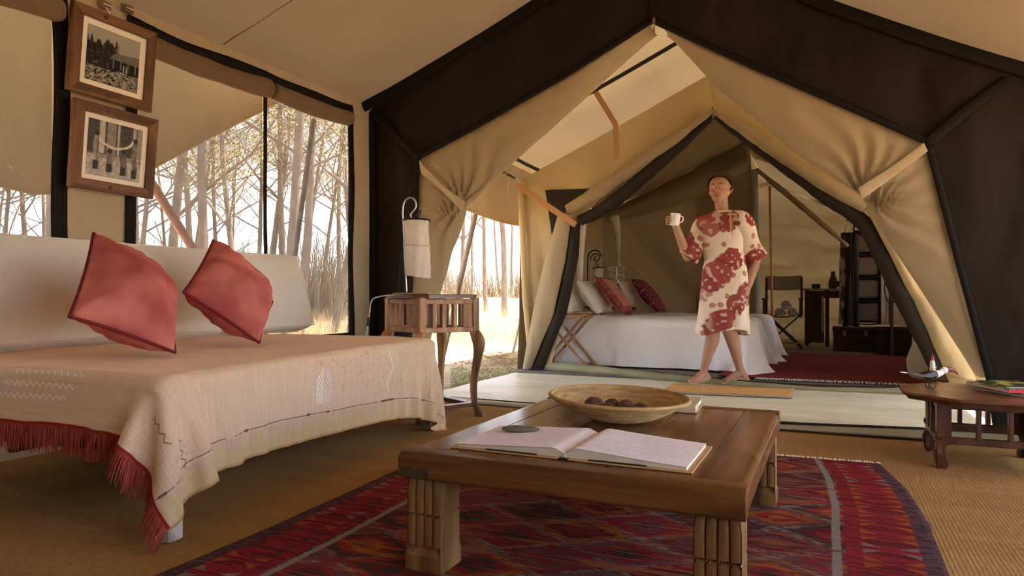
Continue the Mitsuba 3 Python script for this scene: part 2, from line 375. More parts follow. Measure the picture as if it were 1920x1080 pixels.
M('straw', lambda p, n, uv: mix((0.25, 0.14, 0.048), (0.58, 0.39, 0.175), 0.7 * noise(p.x * 22, p.y * 22, p.z * 160) + 0.3 * noise(p.x * 150, p.y * 150, p.z * 60)), 0.75)
M('nut', lambda p, n, uv: mix((0.045, 0.022, 0.014), (0.12, 0.06, 0.038), fbm(p.x * 60, p.y * 60, p.z * 60, 3)), 0.6, lambda p, n, uv: fbm(p.x * 90, p.y * 90, p.z * 90, 3), 0.006)
M('river_stone', lambda p, n, uv: mix((0.075, 0.075, 0.06), (0.20, 0.19, 0.145), fbm(p.x * 60, p.y * 40, p.z * 220, 4)), 0.7)
M('tan_leather', (0.44, 0.27, 0.13), 0.5)
M('box_paper', (0.50, 0.40, 0.26), 0.6)
M('page_edge', (0.62, 0.56, 0.46), 0.9)
M('white_ceramic', (0.86, 0.83, 0.77), 0.25)
M('bird_white', (0.78, 0.74, 0.68), 0.5)
M('bird_wing', lambda p, n, uv: mix((0.018, 0.015, 0.012), (0.16, 0.09, 0.035), smoothstep(0.5, 0.75, fbm(p.x * 30, p.y * 30, p.z * 30, 3))), 0.3)
M('bird_beak', (0.56, 0.09, 0.03), 0.35)
M('bird_beak_dark', (0.20, 0.045, 0.018), 0.35)
M('mag_red', (0.44, 0.012, 0.028), 0.35)
M('mag_grey', (0.34, 0.34, 0.33), 0.4)
M('mag_cover', lambda p, n, uv: mix((0.05, 0.06, 0.03), (0.42, 0.36, 0.12), smoothstep(0.45, 0.7, fbm(p.x * 22, p.y * 22, 1.0, 3))), 0.3)
scene['green_glass'] = {'type': 'principled', 'base_color': {'type': 'rgb', 'value': [0.11, 0.26, 0.035]}, 'roughness': 0.08, 'spec_trans': 0.45, 'eta': 1.5}
scene['glass'] = {'type': 'thindielectric'}
M('skin', lambda p, n, uv: mix((0.40, 0.205, 0.125), (0.47, 0.26, 0.165), fbm(p.x * 12, p.y * 12, p.z * 12, 2)), 0.5, specular=0.35)
M('hair', (0.045, 0.022, 0.012), 0.55)
M('lip', (0.33, 0.085, 0.07), 0.5)
M('eye_white', (0.72, 0.68, 0.62), 0.2)
M('eye_dark', (0.02, 0.012, 0.008), 0.15)
def dress_fn(p, n, uv):
    wx, wz = p.x + 0.05 * (noise(p.x * 7, p.y * 7, p.z * 7) - 0.5), p.z + 0.05 * (noise(p.x * 7 + 9, p.y * 7, p.z * 7) - 0.5)
    a, b, w = voronoi(wx * 5.2 + p.y * 2.2, wz * 5.2)
    a2, b2, w2 = voronoi(wx * 13 + p.y * 5, wz * 13)
    red = mix((0.33, 0.018, 0.022), (0.24, 0.06, 0.05), w)
    pet = noise(wx * 40 + p.y * 20, wz * 40)
    c = mix((0.74, 0.62, 0.48), red, smoothstep(0.52, 0.45, a + 0.16 * (w2 - 0.5) + 0.10 * (pet - 0.5)) * (1 - 0.55 * smoothstep(0.60, 0.75, pet)) * smoothstep(0.15, 0.3, w))
    return mix(c, (0.36, 0.06, 0.055), 0.75 * smoothstep(0.30, 0.24, a2) * smoothstep(0.72, 0.78, w2))
M('dress_print', dress_fn, 0.85, sheen=0.2)

# kilim: u across the rug (x), v along it (y), both in metres from its left near corner
def kilim_fn(p, n, uv):
    u, v = uv.x, uv.y
    j = (noise(cell_rand(dr.floor(v * 260)) * 50, u * 9) - 0.5) * 0.05 + (cell_rand(dr.floor(v * 260), 3) - 0.5) * 0.012
    x = u + j
    lat = lambda du, sx, sy: dr.abs((x + du) / sx - dr.floor((x + du) / sx) - 0.5) * 2 + dr.abs(v / sy - dr.floor(v / sy) - 0.5) * 2
    d = lat(0.0, 0.34, 0.23); ring = dr.floor(d * 4.5); cx = dr.floor((x - 0.17 * dr.floor(d)) / 0.34); cy = dr.floor(v / 0.23 + 0.5 * dr.floor(d))
    h = cell_rand(cx, cy, ring); h2 = cell_rand(cx + 7, cy, ring + 3)
    red, wine, orange, dark, mauve, grey = (0.185, 0.013, 0.020), (0.095, 0.009, 0.012), (0.26, 0.068, 0.014), (0.030, 0.023, 0.021), (0.115, 0.043, 0.044), (0.17, 0.135, 0.12)
    c = mix(red, wine, smoothstep(0.35, 0.4, h))
    c = mix(c, orange, smoothstep(0.60, 0.62, h)); c = mix(c, dark, smoothstep(0.80, 0.82, h))
    c = mix(c, mauve, smoothstep(0.75, 0.77, h2))
    line = dr.abs(d - 1.0); c = mix(c, grey, smoothstep(0.075, 0.045, line) * smoothstep(0.2, 0.5, noise(x * 11, v * 60)))
    st = noise(x * 7, v * 210); c = mix(c, wine, smoothstep(0.60, 0.75, st) * 0.6); c = mix(c, dark, smoothstep(0.30, 0.18, st) * 0.5); c = mix(c, (0.34, 0.11, 0.03), smoothstep(0.72, 0.82, noise(x * 5 + 31, v * 150)) * 0.5)
    # right and left borders: grey line, hourglass field, purple edge
    W = 1.76; e = dr.minimum(u, W - u) + j * 0.12
    b = dr.abs(e - 0.115) * 2 / 0.15; f = (v / 0.105 - dr.floor(v / 0.105) - 0.5) * 2
    hour = smoothstep(0.0, 0.12, dr.abs(b) * 1.0 - dr.abs(f) * 1.0) * smoothstep(0.95, 0.85, dr.abs(b)) * smoothstep(0.2, 0.25, dr.abs(f))
    k = cell_rand(dr.floor(v / 0.105), 5); bc = mix(red, wine, smoothstep(0.55, 0.6, noise(x * 6, v * 120)))
    bc = mix(bc, mix(grey, mix(orange, dark, smoothstep(0.72, 0.74, k)), smoothstep(0.34, 0.36, k)), hour * (0.55 + 0.4 * noise(u * 12, v * 170)))
    c = mix(c, bc, smoothstep(0.225, 0.222, e))
    c = mix(c, (0.19, 0.16, 0.145), smoothstep(0.0125, 0.010, dr.abs(e - 0.245)) * smoothstep(0.03, 0.06, noise(v * 40, 2.0)))
    c = mix(c, mix((0.045, 0.020, 0.028), (0.085, 0.040, 0.050), smoothstep(0.3, 0.7, noise(u * 50, v * 130))), smoothstep(0.052, 0.047, e + 0.006 * noise(v * 60, 1.0)))
    return c * (0.85 + 0.3 * noise(u * 260, v * 420)) * (0.86 + 0.28 * fbm(u * 2.2, v * 2.2, 5.0, 2))
M('kilim', kilim_fn, 0.92, lambda p, n, uv: noise(uv.x * 240, uv.y * 420) + 1.5 * noise(uv.x * 3.0, uv.y * 34), 0.0010, specular=0.15)
def redrug_fn(p, n, uv):
    x, y = p.x, p.y
    d = dr.abs(x / 0.16 - dr.floor(x / 0.16) - 0.5) * 2 + dr.abs(y / 0.16 - dr.floor(y / 0.16) - 0.5) * 2
    k = cell_rand(dr.floor(x / 0.16), dr.floor(y / 0.16), dr.floor(d * 3))
    c = mix((0.115, 0.013, 0.014), (0.16, 0.034, 0.026), k)
    return mix(c, (0.18, 0.085, 0.075), smoothstep(0.07, 0.04, dr.abs(d - 1.0)) * 0.7) * (0.8 + 0.4 * noise(x * 12, y * 90))
M('red_kilim', redrug_fn, 0.95, specular=0.1)
def greymat_fn(p, n, uv):
    k = smoothstep(0.35, 0.65, noise(p.x * 130, p.y * 130)) * smoothstep(-0.6, 0.3, dr.sin(p.x * 210) * dr.sin(p.y * 150))
    return mix((0.060, 0.052, 0.047), (0.26, 0.22, 0.195), 0.25 + 0.75 * k)
M('grey_weave', greymat_fn, 0.95, specular=0.1)
def strawmat_fn(p, n, uv): return mix((0.36, 0.20, 0.075), (0.56, 0.35, 0.15), 0.5 * noise(p.x * 160, p.y * 60) + 0.5 * noise(p.x * 14, p.y * 90))
M('straw_weave', strawmat_fn, 0.95, specular=0.1)
M('rug_fringe', (0.66, 0.60, 0.52), 0.95)
# bedspread: uv in metres, u from the back (0) over the top to the front hem, v from the near end to the far end
def spread_fn(p, n, uv):
    u, v = uv.x, uv.y
    warp = noise(u * 420, v * 60) * 0.35 + noise(u * 14, v * 300) * 0.65
    pinkf = smoothstep(0.25, 0.75, fbm(u * 2.2, v * 1.8, 2.0, 3))
    c = mix((0.68, 0.52, 0.34), (0.71, 0.52, 0.365), pinkf) * (0.88 + 0.22 * warp)
    c = mix(c, (0.52, 0.14, 0.05), 0.28 * smoothstep(0.74, 0.9, noise(u * 110, v * 70)) * smoothstep(0.45, 0.75, noise(u * 3, v * 3 + 5)))
    fr = u - 1.32          # distance below the front edge
    W = (0.92, 0.88, 0.80)
    tri = lambda q, per: dr.abs(q / per - dr.floor(q / per) - 0.5) * 2
    band = lambda q, a, b_: smoothstep(a - 0.002, a, q) * smoothstep(b_ + 0.002, b_, q)
    # leaf of slanted white stripes
    lv = v - 0.93; leaf = band(fr, 0.050 + 0.9 * dr.abs(lv), 0.185 + 0.0 * lv) * band(lv, -0.055, 0.055) * band((fr - 1.1 * dr.abs(lv)) / 0.021 - dr.floor((fr - 1.1 * dr.abs(lv)) / 0.021), 0.15, 0.62)
    leaf = leaf * smoothstep(0.004, 0.007, dr.abs(lv))
    c = mix(c, mix(W, (0.76, 0.71, 0.66), smoothstep(0, 0.01, lv)), 0.85 * leaf)
    zig = dr.abs(v - (1.43 + 0.035 * (1 - 2 * dr.abs(tri(fr, 0.30) - 0.5)) * 1.6)); c = mix(c, W, 0.8 * smoothstep(0.0055, 0.003, zig) * band(fr, 0.01, 0.18))
    for v0 in (1.86, 1.90): c = mix(c, (0.30, 0.19, 0.13), 0.55 * smoothstep(0.004, 0.002, dr.abs(v - v0 - 0.008 * (tri(fr, 0.035) - 0.5))) * band(fr, 0.03, 0.2))
    # three zigzag rows near the near end
    for k in range(3):
        r0 = 0.085 + 0.036 * k; c = mix(c, W, 0.75 * smoothstep(0.0045, 0.0025, dr.abs(v - r0 - 0.014 * (tri(u, 0.026) - 0.5))) * band(u, 0.72 + 0.03 * k, 1.0 + 0.03 * k))
    for k in range(2): c = mix(c, (0.16, 0.10, 0.08), 0.7 * smoothstep(0.004, 0.002, dr.abs(v - 0.12 - 0.05 * k - 0.013 * (tri(fr, 0.03) - 0.5))) * band(fr, 0.03 + 0.1 * k, 0.12 + 0.12 * k))
    # hem: dark stitched line and a row of pale triangles
    hem = dr.abs(fr - 0.222 + 0.004 * noise(v * 6, 1.0)); c = mix(c, (0.10, 0.065, 0.05), 0.75 * smoothstep(0.0028, 0.001, hem) * smoothstep(0.0, 0.2, noise(v * 90, 3.0)))
    c = mix(c, (0.10, 0.06, 0.045), 0.8 * smoothstep(0.86, 0.9, noise(v * 23, 7.0)) * smoothstep(0.006, 0.003, hem))
    t2 = tri(v, 0.10); yel = mix((0.60, 0.47, 0.27), (0.62, 0.44, 0.33), smoothstep(0.0, 0.03, 0.228 + 0.06 * t2 - fr))
    c = mix(c, yel * (0.9 + 0.2 * warp), smoothstep(0.225, 0.228, fr) * 0.85)
    c = mix(c, (0.55, 0.40, 0.18), 0.7 * smoothstep(0.300, 0.304, fr))
    c = mix(c, (0.28, 0.025, 0.022), smoothstep(0.012, 0.008, v))
    return c
M('bedspread', spread_fn, 0.95, lambda p, n, uv: noise(uv.x * 300, uv.y * 60) + noise(uv.x * 60, uv.y * 300), 0.0007, specular=0.1)
M('fringe_red', lambda p, n, uv: mix((0.20, 0.018, 0.016), (0.42, 0.085, 0.05), noise(p.x * 260, p.y * 260, p.z * 30)), 0.9)

def bark_fn(p, n, uv): return mix((0.115, 0.087, 0.07), (0.26, 0.207, 0.168), fbm(p.x * 14, p.y * 14, p.z * 4, 3))
M('bark', bark_fn, 0.95, specular=0.1)
scene['leaves_dry'] = {'type': 'principledthin', 'base_color': {'type': 'rgb', 'value': [0.50, 0.46, 0.24]}, 'roughness': 0.8, 'diff_trans': 1.0}
M('twigs', (0.24, 0.19, 0.13), 0.95, specular=0.1)
M('dry_grass', lambda p, n, uv: mix((0.36, 0.27, 0.13), (0.62, 0.51, 0.30), noise(p.x * 9, p.y * 9, p.z * 5)), 0.95, specular=0.1)
M('green_grass', (0.22, 0.27, 0.08), 0.9, specular=0.1)
def soil_fn(p, n, uv):
    c = mix((0.30, 0.225, 0.15), (0.52, 0.425, 0.31), fbm(p.x * 0.9, p.y * 0.9, 2.0, 4))
    return c * (0.75 + 0.4 * noise(p.x * 40, p.y * 40)) * (0.8 + 0.3 * fbm(p.x * 9, p.y * 9, 0.0, 2))
M('soil', soil_fn, 0.95, lambda p, n, uv: fbm(p.x * 14, p.y * 14, 0, 4), 0.03, specular=0.1)
# ================================================================ THE SETTING
# ---- ground outside and floors
gx = np.r_[np.linspace(-60, -8, 30), np.linspace(-7.6, 6, 50), np.linspace(7, 40, 20)]; gy = np.r_[np.linspace(-20, -3, 12), np.linspace(-2.5, 14, 60), np.linspace(15, 70, 30)]
G = np.stack([*np.meshgrid(gx, gy, indexing='ij'), np.zeros((len(gx), len(gy)))], -1)
G[..., 2] = -0.03 + 0.05 * (meshkit.fbm(G * [0.5, 0.5, 1], 3, 4) - 0.5) * np.clip((np.abs(G[..., 0] + 1) - 2.4) / 2, 0, 1)
G[..., 2] += np.clip((np.hypot(G[..., 0], G[..., 1]) - 14) / 40, 0, 1) * 1.2
put(struct('ground', 'pale dry soil around the tents'), grid(G), 'soil', True)

def floor_sheet(x0, x1, y0, y1, nx, ny, fz):
    P = np.stack([*np.meshgrid(np.linspace(x0, x1, nx), np.linspace(y0, y1, ny), indexing='ij'), np.zeros((nx, ny))], -1); P[..., 2] = fz(P[..., 0], P[..., 1]); return grid(P)
def matz(x, y):
    z = 0.002 * np.sin(x * 2 + y * 1.3)
    for (ax, ay, bx, by, a, w) in ((-1.95, 2.0, -1.15, 2.72, .018, .018), (-1.6, 2.25, -1.0, 3.05, .014, .02), (-1.3, 3.3, -0.5, 3.55, .010, .02), (0.15, 3.5, 0.9, 3.3, .006, .02), (-1.8, 2.9, -1.2, 3.4, .012, .018)):
        t = np.clip(((x - ax) * (bx - ax) + (y - ay) * (by - ay)) / ((bx - ax) ** 2 + (by - ay) ** 2), 0, 1)
        dd = np.hypot(x - ax - t * (bx - ax), y - ay - t * (by - ay) + 0.02 * np.sin(t * 9)); z = z + a * np.exp(-(dd / w) ** 2) * np.sin(np.pi * np.clip(t, 0.02, 0.98))
    return z
put(struct('floor', 'brown woven sisal matting on the floor of the lounge tent'), floor_sheet(-3.25, 1.45, -1.6, 4.02, 190, 230, matz), 'sisal', True)
# pale groundsheet between the two tents
def tarpz(x, y):
    z = 0.006 + 0.004 * (meshkit.fbm(np.stack([x * 2.5, y * 5, x * 0], -1), 3, 8) - 0.5)
    z = z + 0.006 * np.exp(-((x - 0.09 * (y - 4) - 0.02) / 0.012) ** 2) + 0.003 * np.exp(-((y - 5.0 + 0.04 * x) / 0.015) ** 2)
    return z + 0.02 * np.exp(-((y - 4.03 - 0.03 * np.sin(x * 2.3)) / 0.03) ** 2)
put(struct('floor_groundsheet', 'pale green groundsheet laid between the two tents'), floor_sheet(-2.62, 1.5, 4.02, 5.9, 120, 80, tarpz), 'tarp', True)
t = struct('trim_1', 'folded dark green edge of the groundsheet at the lounge tent doorway')
P = sheet([[(-2.75, 3.99, .006), (-1.5, 3.93, .006), (-.3, 3.88, .008), (.5, 3.90, .010), (1.45, 3.95, .01)], [(-2.75, 4.06, .012), (-1.5, 4.03, .012), (-.3, 3.99, .014), (.5, 4.06, .03), (1.45, 4.08, .03)]], 60, 8)
put(t, thick(P, 0.004), 'tarp_dark')
part(t, 'black_binding', tube(spline([(-2.75, 4.06, .018), (-1.5, 4.03, .018), (-.3, 3.99, .02), (.5, 4.06, .034), (1.45, 4.08, .034)], 60), 0.007, 8), 'black_binding', True)
part(t, 'grey_binding', tube(spline([(-2.75, 3.98, .010), (-1.5, 3.92, .012), (-.3, 3.87, .014), (.5, 3.89, .016), (1.45, 3.94, .014)], 60), 0.011, 8, sy=0.6), 'grey_binding', True)

# ---- lounge tent roof
RX = np.array([-3.23, -2.5, -1.775, -1.35, -0.97, -0.5, -0.04, 0.45, 0.90, 1.45]); RZ = np.array([2.165, 2.425, 2.71, 2.87, 2.99, 2.70, 2.40, 2.12, 1.89, 1.66])
def roof_pts(y, n, xa, xb): x = np.linspace(xa, xb, n); return np.stack([x, x * 0 + y, np.interp(x, RX, RZ)], -1)
def roof_disp(P, s, t_):
    y = P[..., 1]; d = -0.035 * np.sin(np.pi * np.clip((y + 1.3) / 5.6, 0, 1)) * np.sin(np.pi * s)
    d = d + .006 * (meshkit.noise(np.stack([(P[..., 0] * .5 + P[..., 1]) * 9.0, P[..., 0] * 1.5, P[..., 0] * 0], -1), 8) - .5)
    d = d + 0.018 * (meshkit.fbm(P * [1.6, 1.1, 0.1], 3, 5) - 0.5) + 0.010 * (meshkit.noise(np.stack([(P[..., 0] * 0.7 + P[..., 1]) * 3.0, P[..., 0], P[..., 0] * 0], -1), 3) - 0.5)
    return np.stack([d * 0, d * 0, d * np.clip(1.6 - np.abs(y - 1.5) * 0.3, 0.2, 1)], -1)
ce = struct('ceiling', 'tan canvas roof of the lounge tent')
put(ce, sheet([roof_pts(y, 9, -3.27, -0.97) for y in np.linspace(-1.6, 4.75, 6)], 60, 110, roof_disp), 'canvas_roof', True)
part(ce, 'slope', sheet([roof_pts(y, 9, -0.97, 1.45) for y in np.linspace(-1.6, 4.75, 6)], 60, 110, roof_disp), 'canvas_roof', True)
for y in (1.35, 2.9):   # sewn seams running up the slope
    for a, b in ((-3.2, -0.97), (-0.97, 1.4)):
        q = roof_pts(y, 30, a, b); s = np.linspace(0, 1, 30); q = q + roof_disp(q[None], s[None], s[None])[0] - [0, 0, 0.002]
        part(ce, 'seam', tube(q, 0.004, 6, sy=0.25, up=(0, 1, 0)), 'canvas_roof', True)

# ---- left wall with three netting windows
wl = struct('wall_left', 'tan canvas wall with netting windows behind the daybed')
XW = -3.22
def wall_panel(y0, y1, z0, z1, name, mat, ny=14, nz=30, x=XW, amp=0.008):
    P = np.stack(np.meshgrid(np.linspace(y0, y1, ny), np.linspace(z0, z1, nz), indexing='ij'), -1); P = np.concatenate([np.full(P.shape[:2] + (1,), x), P], -1)
    P[..., 0] += (meshkit.fbm(P * [1, 9, 1.5], 3, 12) - 0.5) * 2 * amp
    return part(wl, name, grid(P), mat, True)
wall_panel(-1.6, 0.55, 0, 2.19, 'canvas_panel', 'canvas_wall')
wall_panel(1.99, 2.34, 0, 2.19, 'canvas_panel', 'canvas_wall')
wall_panel(4.06, 4.40, 0, 2.19, 'canvas_panel', 'canvas_wall', amp=.012)
wall_panel(0.55, 4.14, 0, 0.42, 'canvas_panel', 'canvas_wall', 60, 8)
wall_panel(0.55, 4.14, 2.085, 2.19, 'canvas_panel', 'canvas_wall', 60, 6)
def strip(pts, w, th, up, mat, name='dark_strip'):
    part(wl, name, tube(np.asarray(pts, float), 1.0, 8, sx=w / 2, sy=th / 2, up=up), mat, True)
for y, w in ((1.975, .075), (2.325, .06), (3.235, .032), (4.085, .06)):
    z = np.linspace(0.05, 2.10, 24); strip(np.stack([XW + 0.012 + 0.004 * np.sin(z * 7 + y), y + 0.006 * np.sin(z * 5 + y * 3), z], -1), w, 0.012, (1, 0, 0), 'brown_trim')
for y0, y1, ph in ((0.5, 1.98, 0.4), (2.30, 3.24, 0.0), (3.22, 4.10, 0.5)):
    y = np.linspace(y0, y1, 30); strip(np.stack([y * 0 + XW + 0.016, y, 2.062 - 0.016 * np.sin((y - y0) / (y1 - y0) * np.pi) + 0.006 * np.sin(y * 9)], -1), 0.135, 0.012, (1, 0, 0), 'brown_trim', 'dark_band')
for i, (y0, y1) in enumerate(((0.55, 1.95), (2.34, 3.23), (3.24, 4.08))):
    w = struct(f'window_{i + 1}', ('insect netting window left of the framed photographs', 'insect netting window between the framed photographs and the thin dark strip', 'insect netting window at the far end, crossed by a leaning grey pole')[i])
    part(w, 'netting', grid(np.stack([np.full((2, 2), XW - 0.012), *np.meshgrid([y0, y1], [0.40, 2.09], indexing='ij')], -1)), 'insect_net', True)
    y = np.linspace(y0 + 0.02, y1 - (0.06 if i == 2 else 0.0), 70); sag = 0.018 * np.sin((y - y0) / (y1 - y0) * np.pi)
    rr = 0.052 + 0.010 * (meshkit.noise(np.stack([y * 7, y * 0, y * 0], -1), 2) - 0.5)
    rr[0] *= 0.8; rr[-1] *= 0.8
    roll = tube(np.stack([y * 0 + XW + 0.055, y, 2.005 - sag], -1), rr, 22); roll = bump(roll, 0.009, [22, 5, 22], 5)
    part(w, 'rolled_blind', roll, 'canvas_blind', True)
    part(w, 'net_hem', tube([(XW, y0, .43), (XW, (y0 + y1) / 2, .43), (XW, y1, .43)], 0.012, 6), 'brown_trim')
# ---- right side wall of the lounge (mostly outside the photograph): canvas below, rolled up and open above
wr = struct('wall_right', 'low tan canvas wall on the open right side of the lounge tent')
P = np.stack(np.meshgrid(np.linspace(-1.6, 4.3, 40), np.linspace(0, 0.30, 8), indexing='ij'), -1); P = np.concatenate([np.full(P.shape[:2] + (1,), 1.45), P], -1); P[..., 0] += (meshkit.fbm(P * [1, 4, 2], 3, 2) - 0.5) * 0.03
put(wr, grid(P), 'canvas_wall', True)
for y0, y1 in ((-1.6, -0.5), (2.3, 2.4), (3.95, 4.3)): part(wr, 'canvas_panel', sheet([[(1.45, y0, .28), (1.45, y0, 1.15), (1.45, y0, 1.67)], [(1.45, y1, .28), (1.45, y1, 1.15), (1.45, y1, 1.67)]], 8, 4), 'canvas_wall', True)
wf0 = struct('wall_lounge_front', 'tan canvas wall behind the photographer')
put(wf0, sheet([roof_pts(-1.6, 40, -3.25, 1.45), [(x, -1.6, 0) for x in np.linspace(-3.25, 1.45, 40)]], 60, 20, lambda P, s, t_: nfold(P, .04, (3, 1, 1), 51), False), 'canvas_wall', True)
# ---- dark brown doorway wall of the lounge tent
YP = 4.25
wb = struct('wall_back', 'dark brown canvas doorway wall between the lounge and the bedroom tent')
def fold_y(amp, fr, seed): return lambda P, s, t_: nfold(P, amp, fr, seed) * (0.25 + 0.75 * np.sin(np.pi * np.clip(t_, 0, 1)))[..., None]
inL = [at(765, 640, Y=YP), at(765, 546, Y=YP), at(778, 400, Y=YP), at(785, 297, Y=YP), at(905, 232, Y=YP), at(1060, 143, Y=YP), at(1225, 40, Y=YP)]
inL[0] = np.array([-2.86, YP, 0.0])
outL = [(-3.24, 4.36, 0), (-3.24, 4.36, .75), (-3.24, 4.36, 1.3), (-3.24, 4.36, 2.165), (-2.5, YP, 2.43), (-1.775, YP, 2.715), (-.97, YP, 3.0)]
inR = [at(1855, 706, Y=YP), at(1800, 500, Y=YP), at(1760, 345, Y=YP), at(1740, 267, Y=YP), at(1600, 205, Y=YP), at(1420, 128, Y=YP), at(1225, 40, Y=YP)]
inR = [np.array([.79, YP, 0.0])] + inR
outR = [(1.45, YP, 0), (1.45, YP, .3), (1.45, YP, .8), (1.42, YP, 1.3), (1.2, YP, 1.78), (.75, YP, 1.97), (.2, YP, 2.26), (-.97, YP, 3.0)]
mid = lambda a, b, k: [np.asarray(p, float) * (1 - k) + np.asarray(q, float) * k for p, q in zip(a, b)]
for nm, a, b, sd in (('brown_panel', outL, inL, 3), ('brown_panel', outR, inR, 9)):
    part(wb, nm, sheet([a, mid(a, b, .33), mid(a, b, .66), b], 120, 40, fold_y(0.085, (4.5, 1, 1.6), sd), False), 'brown_canvas', True)
gp = lin(inL[:4], 40) + [-.035, .02, 0]
part(wb, 'gathered_edge', bump(tube(gp, np.interp(np.linspace(0, 1, 40), [0, .5, .85, 1], [.085, .07, .045, .02]), 16), .018, [14, 14, 2.5], 11), 'brown_canvas', True)
for q in (inL, inR):
    q = lin(q, 60); part(wb, 'door_hem', tube(q + [0, -0.02, 0.0], 1.0, 8, sx=0.02, sy=0.01, up=(0, 1, 0)), 'brown_trim', True)
for q in ([(-3.20, 4.32, 2.14), at(735, 250, Y=YP - .04), at(785, 297, Y=YP - .03)], [at(1740, 267, Y=YP - .03), at(1815, 205, Y=YP - .04), at(1890, 150, Y=YP - .03)], [(-3.2, 4.33, 0), (-3.2, 4.325, 1.0), (-3.2, 4.32, 2.13)],
          [(-.97, YP - .03, 2.99), (-.985, YP - .03, 2.7), (-.997, YP - .03, 2.44)]):
    part(wb, 'seam', tube(lin(q, 20), 1.0, 8, sx=.03, sy=0.008, up=(0, 1, 0)), 'brown_trim', True)
q = roof_pts(YP - 0.03, 60, -3.2, 1.42) - [0, 0, 0.03]; part(wb, 'roof_band', tube(q, 1.0, 8, sx=0.045, sy=0.01, up=(0, 1, 0)), 'brown_trim', True)

# ---- fly sheet over both tents and the gap between them
fx = np.array([-3.05, -2.3, -1.6, -0.95, -0.3, .5, 1.35]); fz = np.array([2.10, 2.42, 2.68, 2.93, 2.55, 2.08, 1.66])
def fly_pts(y, n, a, b, dz=0.0): x = np.linspace(a, b, n); return np.stack([x, x * 0 + y, np.interp(x, fx, fz) + dz], -1)
fl = struct('ceiling_fly', 'tan rain fly stretched over the gap between the tents')
fdisp = lambda P, s, t_: (((meshkit.fbm(P * [1.3, 1.3, .1], 3, 6) - .5) * .06 - 0.05 * np.sin(np.pi * s) * np.sin(np.pi * t_))[..., None]) * np.array([0, 0, 1.0])
put(fl, sheet([fly_pts(y, 9, -3.05, -.95) for y in (4.47, 5.5, 7.0, 9.8)], 50, 60, fdisp), 'canvas_fly', True)
part(fl, 'slope', sheet([fly_pts(y, 9, -.95, 1.35) for y in (4.47, 5.5, 7.0, 9.8)], 50, 60, fdisp), 'canvas_fly', True)
vz = lambda y: 1.50 + 0.03 * np.cos((y - 5.0) * 2.2)
part(fl, 'valance', sheet([[(-3.05, y, 2.10) for y in np.linspace(4.47, 8.9, 9)], [(-3.07, y, 1.8) for y in np.linspace(4.47, 8.9, 9)], [(-3.04, y, vz(y)) for y in np.linspace(4.47, 8.9, 9)]], 60, 20, lambda P, s, t_: nfold(P, .04, (1, 4, 2), 7, (1, 0, 0))), 'canvas_fly', True)
part(fl, 'valance_hem', tube([(-3.04, y, vz(y)) for y in np.linspace(4.47, 8.9, 40)], 0.012, 6), 'canvas_facade', True)
for a, b in ((at(1075, 192, Y=5.3), at(1270, 80, Y=5.3)), (at(962, 295, Y=5.75), at(1012, 320, Y=6.0))):
    part(fl, 'roof_pole', tube(lin([a, (np.asarray(a) + b) / 2 - [0, 0, .004], b], 12), 0.016, 10), 'black_pole', True)
# fly sheet outside the netting windows of the left wall
XF = -4.05
fo = struct('ceiling_fly_side', 'tan rain fly hanging outside the netting windows')
hemp = [np.array([XF, -1.6, 1.35]), np.array([XF, 0.4, 1.50]), at(0, 348, X=XF), at(60, 364, X=XF), at(118, 362, X=XF), at(200, 345, X=XF), at(283, 318, X=XF), at(380, 265, X=XF), at(497, 205, X=XF), at(560, 170, X=XF), at(640, 140, X=XF), np.array([XF, 6.6, 2.2])]
topp = [np.array([-3.24, p[1] * 0.86 + 0.1, 2.24]) for p in hemp]
hd = lambda P, s, t_: nfold(P, 0.02, (2, 3, 2), 9, (1, 0, 0)) + nfold(P, .006, (2, 26, 3), 10, (1, 0, 0))
put(fo, sheet([topp, [(np.asarray(a) * .35 + np.asarray(b) * .65) + [-.1, 0, .12] for a, b in zip(topp, hemp)], hemp], 260, 30, hd, False), 'canvas_fly_side', True)
part(fo, 'hem', tube(lin(hemp, 80), 0.007, 6), 'canvas_facade', True)

fr_ = struct('ceiling_fly_right', 'tan rain fly over the right wall of the lounge')
put(fr_, sheet([[(1.40, y, 1.71) for y in np.linspace(-1.6, 6.5, 9)], [(1.80, y, 1.79) for y in np.linspace(-1.6, 6.5, 9)], [(2.20, y, 1.83) for y in np.linspace(-1.6, 6.5, 9)]], 50, 16, lambda P, s, t_: nfold(P, .02, (2, 3, 2), 19, (0, 0, 1))), 'canvas_fly', True)
# ---- bedroom tent
fy = lambda x: 5.84 - 0.085 * (x + 0.9)        # the front is pitched slightly askew
def fa(u, v): 
    p = at(u, v, Y=5.85)
    for _ in range(3): p = at(u, v, Y=fy(p[0]))
    return p
wf = struct('wall_front', 'tan canvas front of the bedroom tent with a tall pointed doorway')
fio = [(1032, 690), (1062, 560), (1078, 480), (1082, 418), (1150, 345), (1245, 275), (1340, 206)]
fi = [fa(*q) for q in fio]; fi[0][2] = 0.02
fo_ = [fa(*q) for q in ((990, 690), (985, 560), (980, 450), (975, 338), (1090, 275), (1215, 205), (1328, 140))]; fo_[0][2] = 0.02
dsp = lambda P, s, t_: nfold(P, .028, (3, 1, 1.4), 13) * (np.sin(np.pi * np.clip(t_, 0, 1)))[..., None]
dsp2 = lambda P, s, t_: (nfold(P, .040, (4.5, 1, 1.0), 13) + nfold(P, .008, (15, 1, 7), 14)) * (np.sin(np.pi * np.clip(t_, 0, 1)))[..., None]
part(wf, 'canvas_panel', sheet([fo_, mid(fo_, fi, .3), mid(fo_, fi, .7), fi], 100, 30, dsp2, False), 'canvas_facade', True)
fir = [fa(*q) for q in ((1790, 720), (1720, 590), (1655, 450), (1622, 385), (1540, 330), (1440, 268), (1340, 206))]; fir[0][2] = 0.02
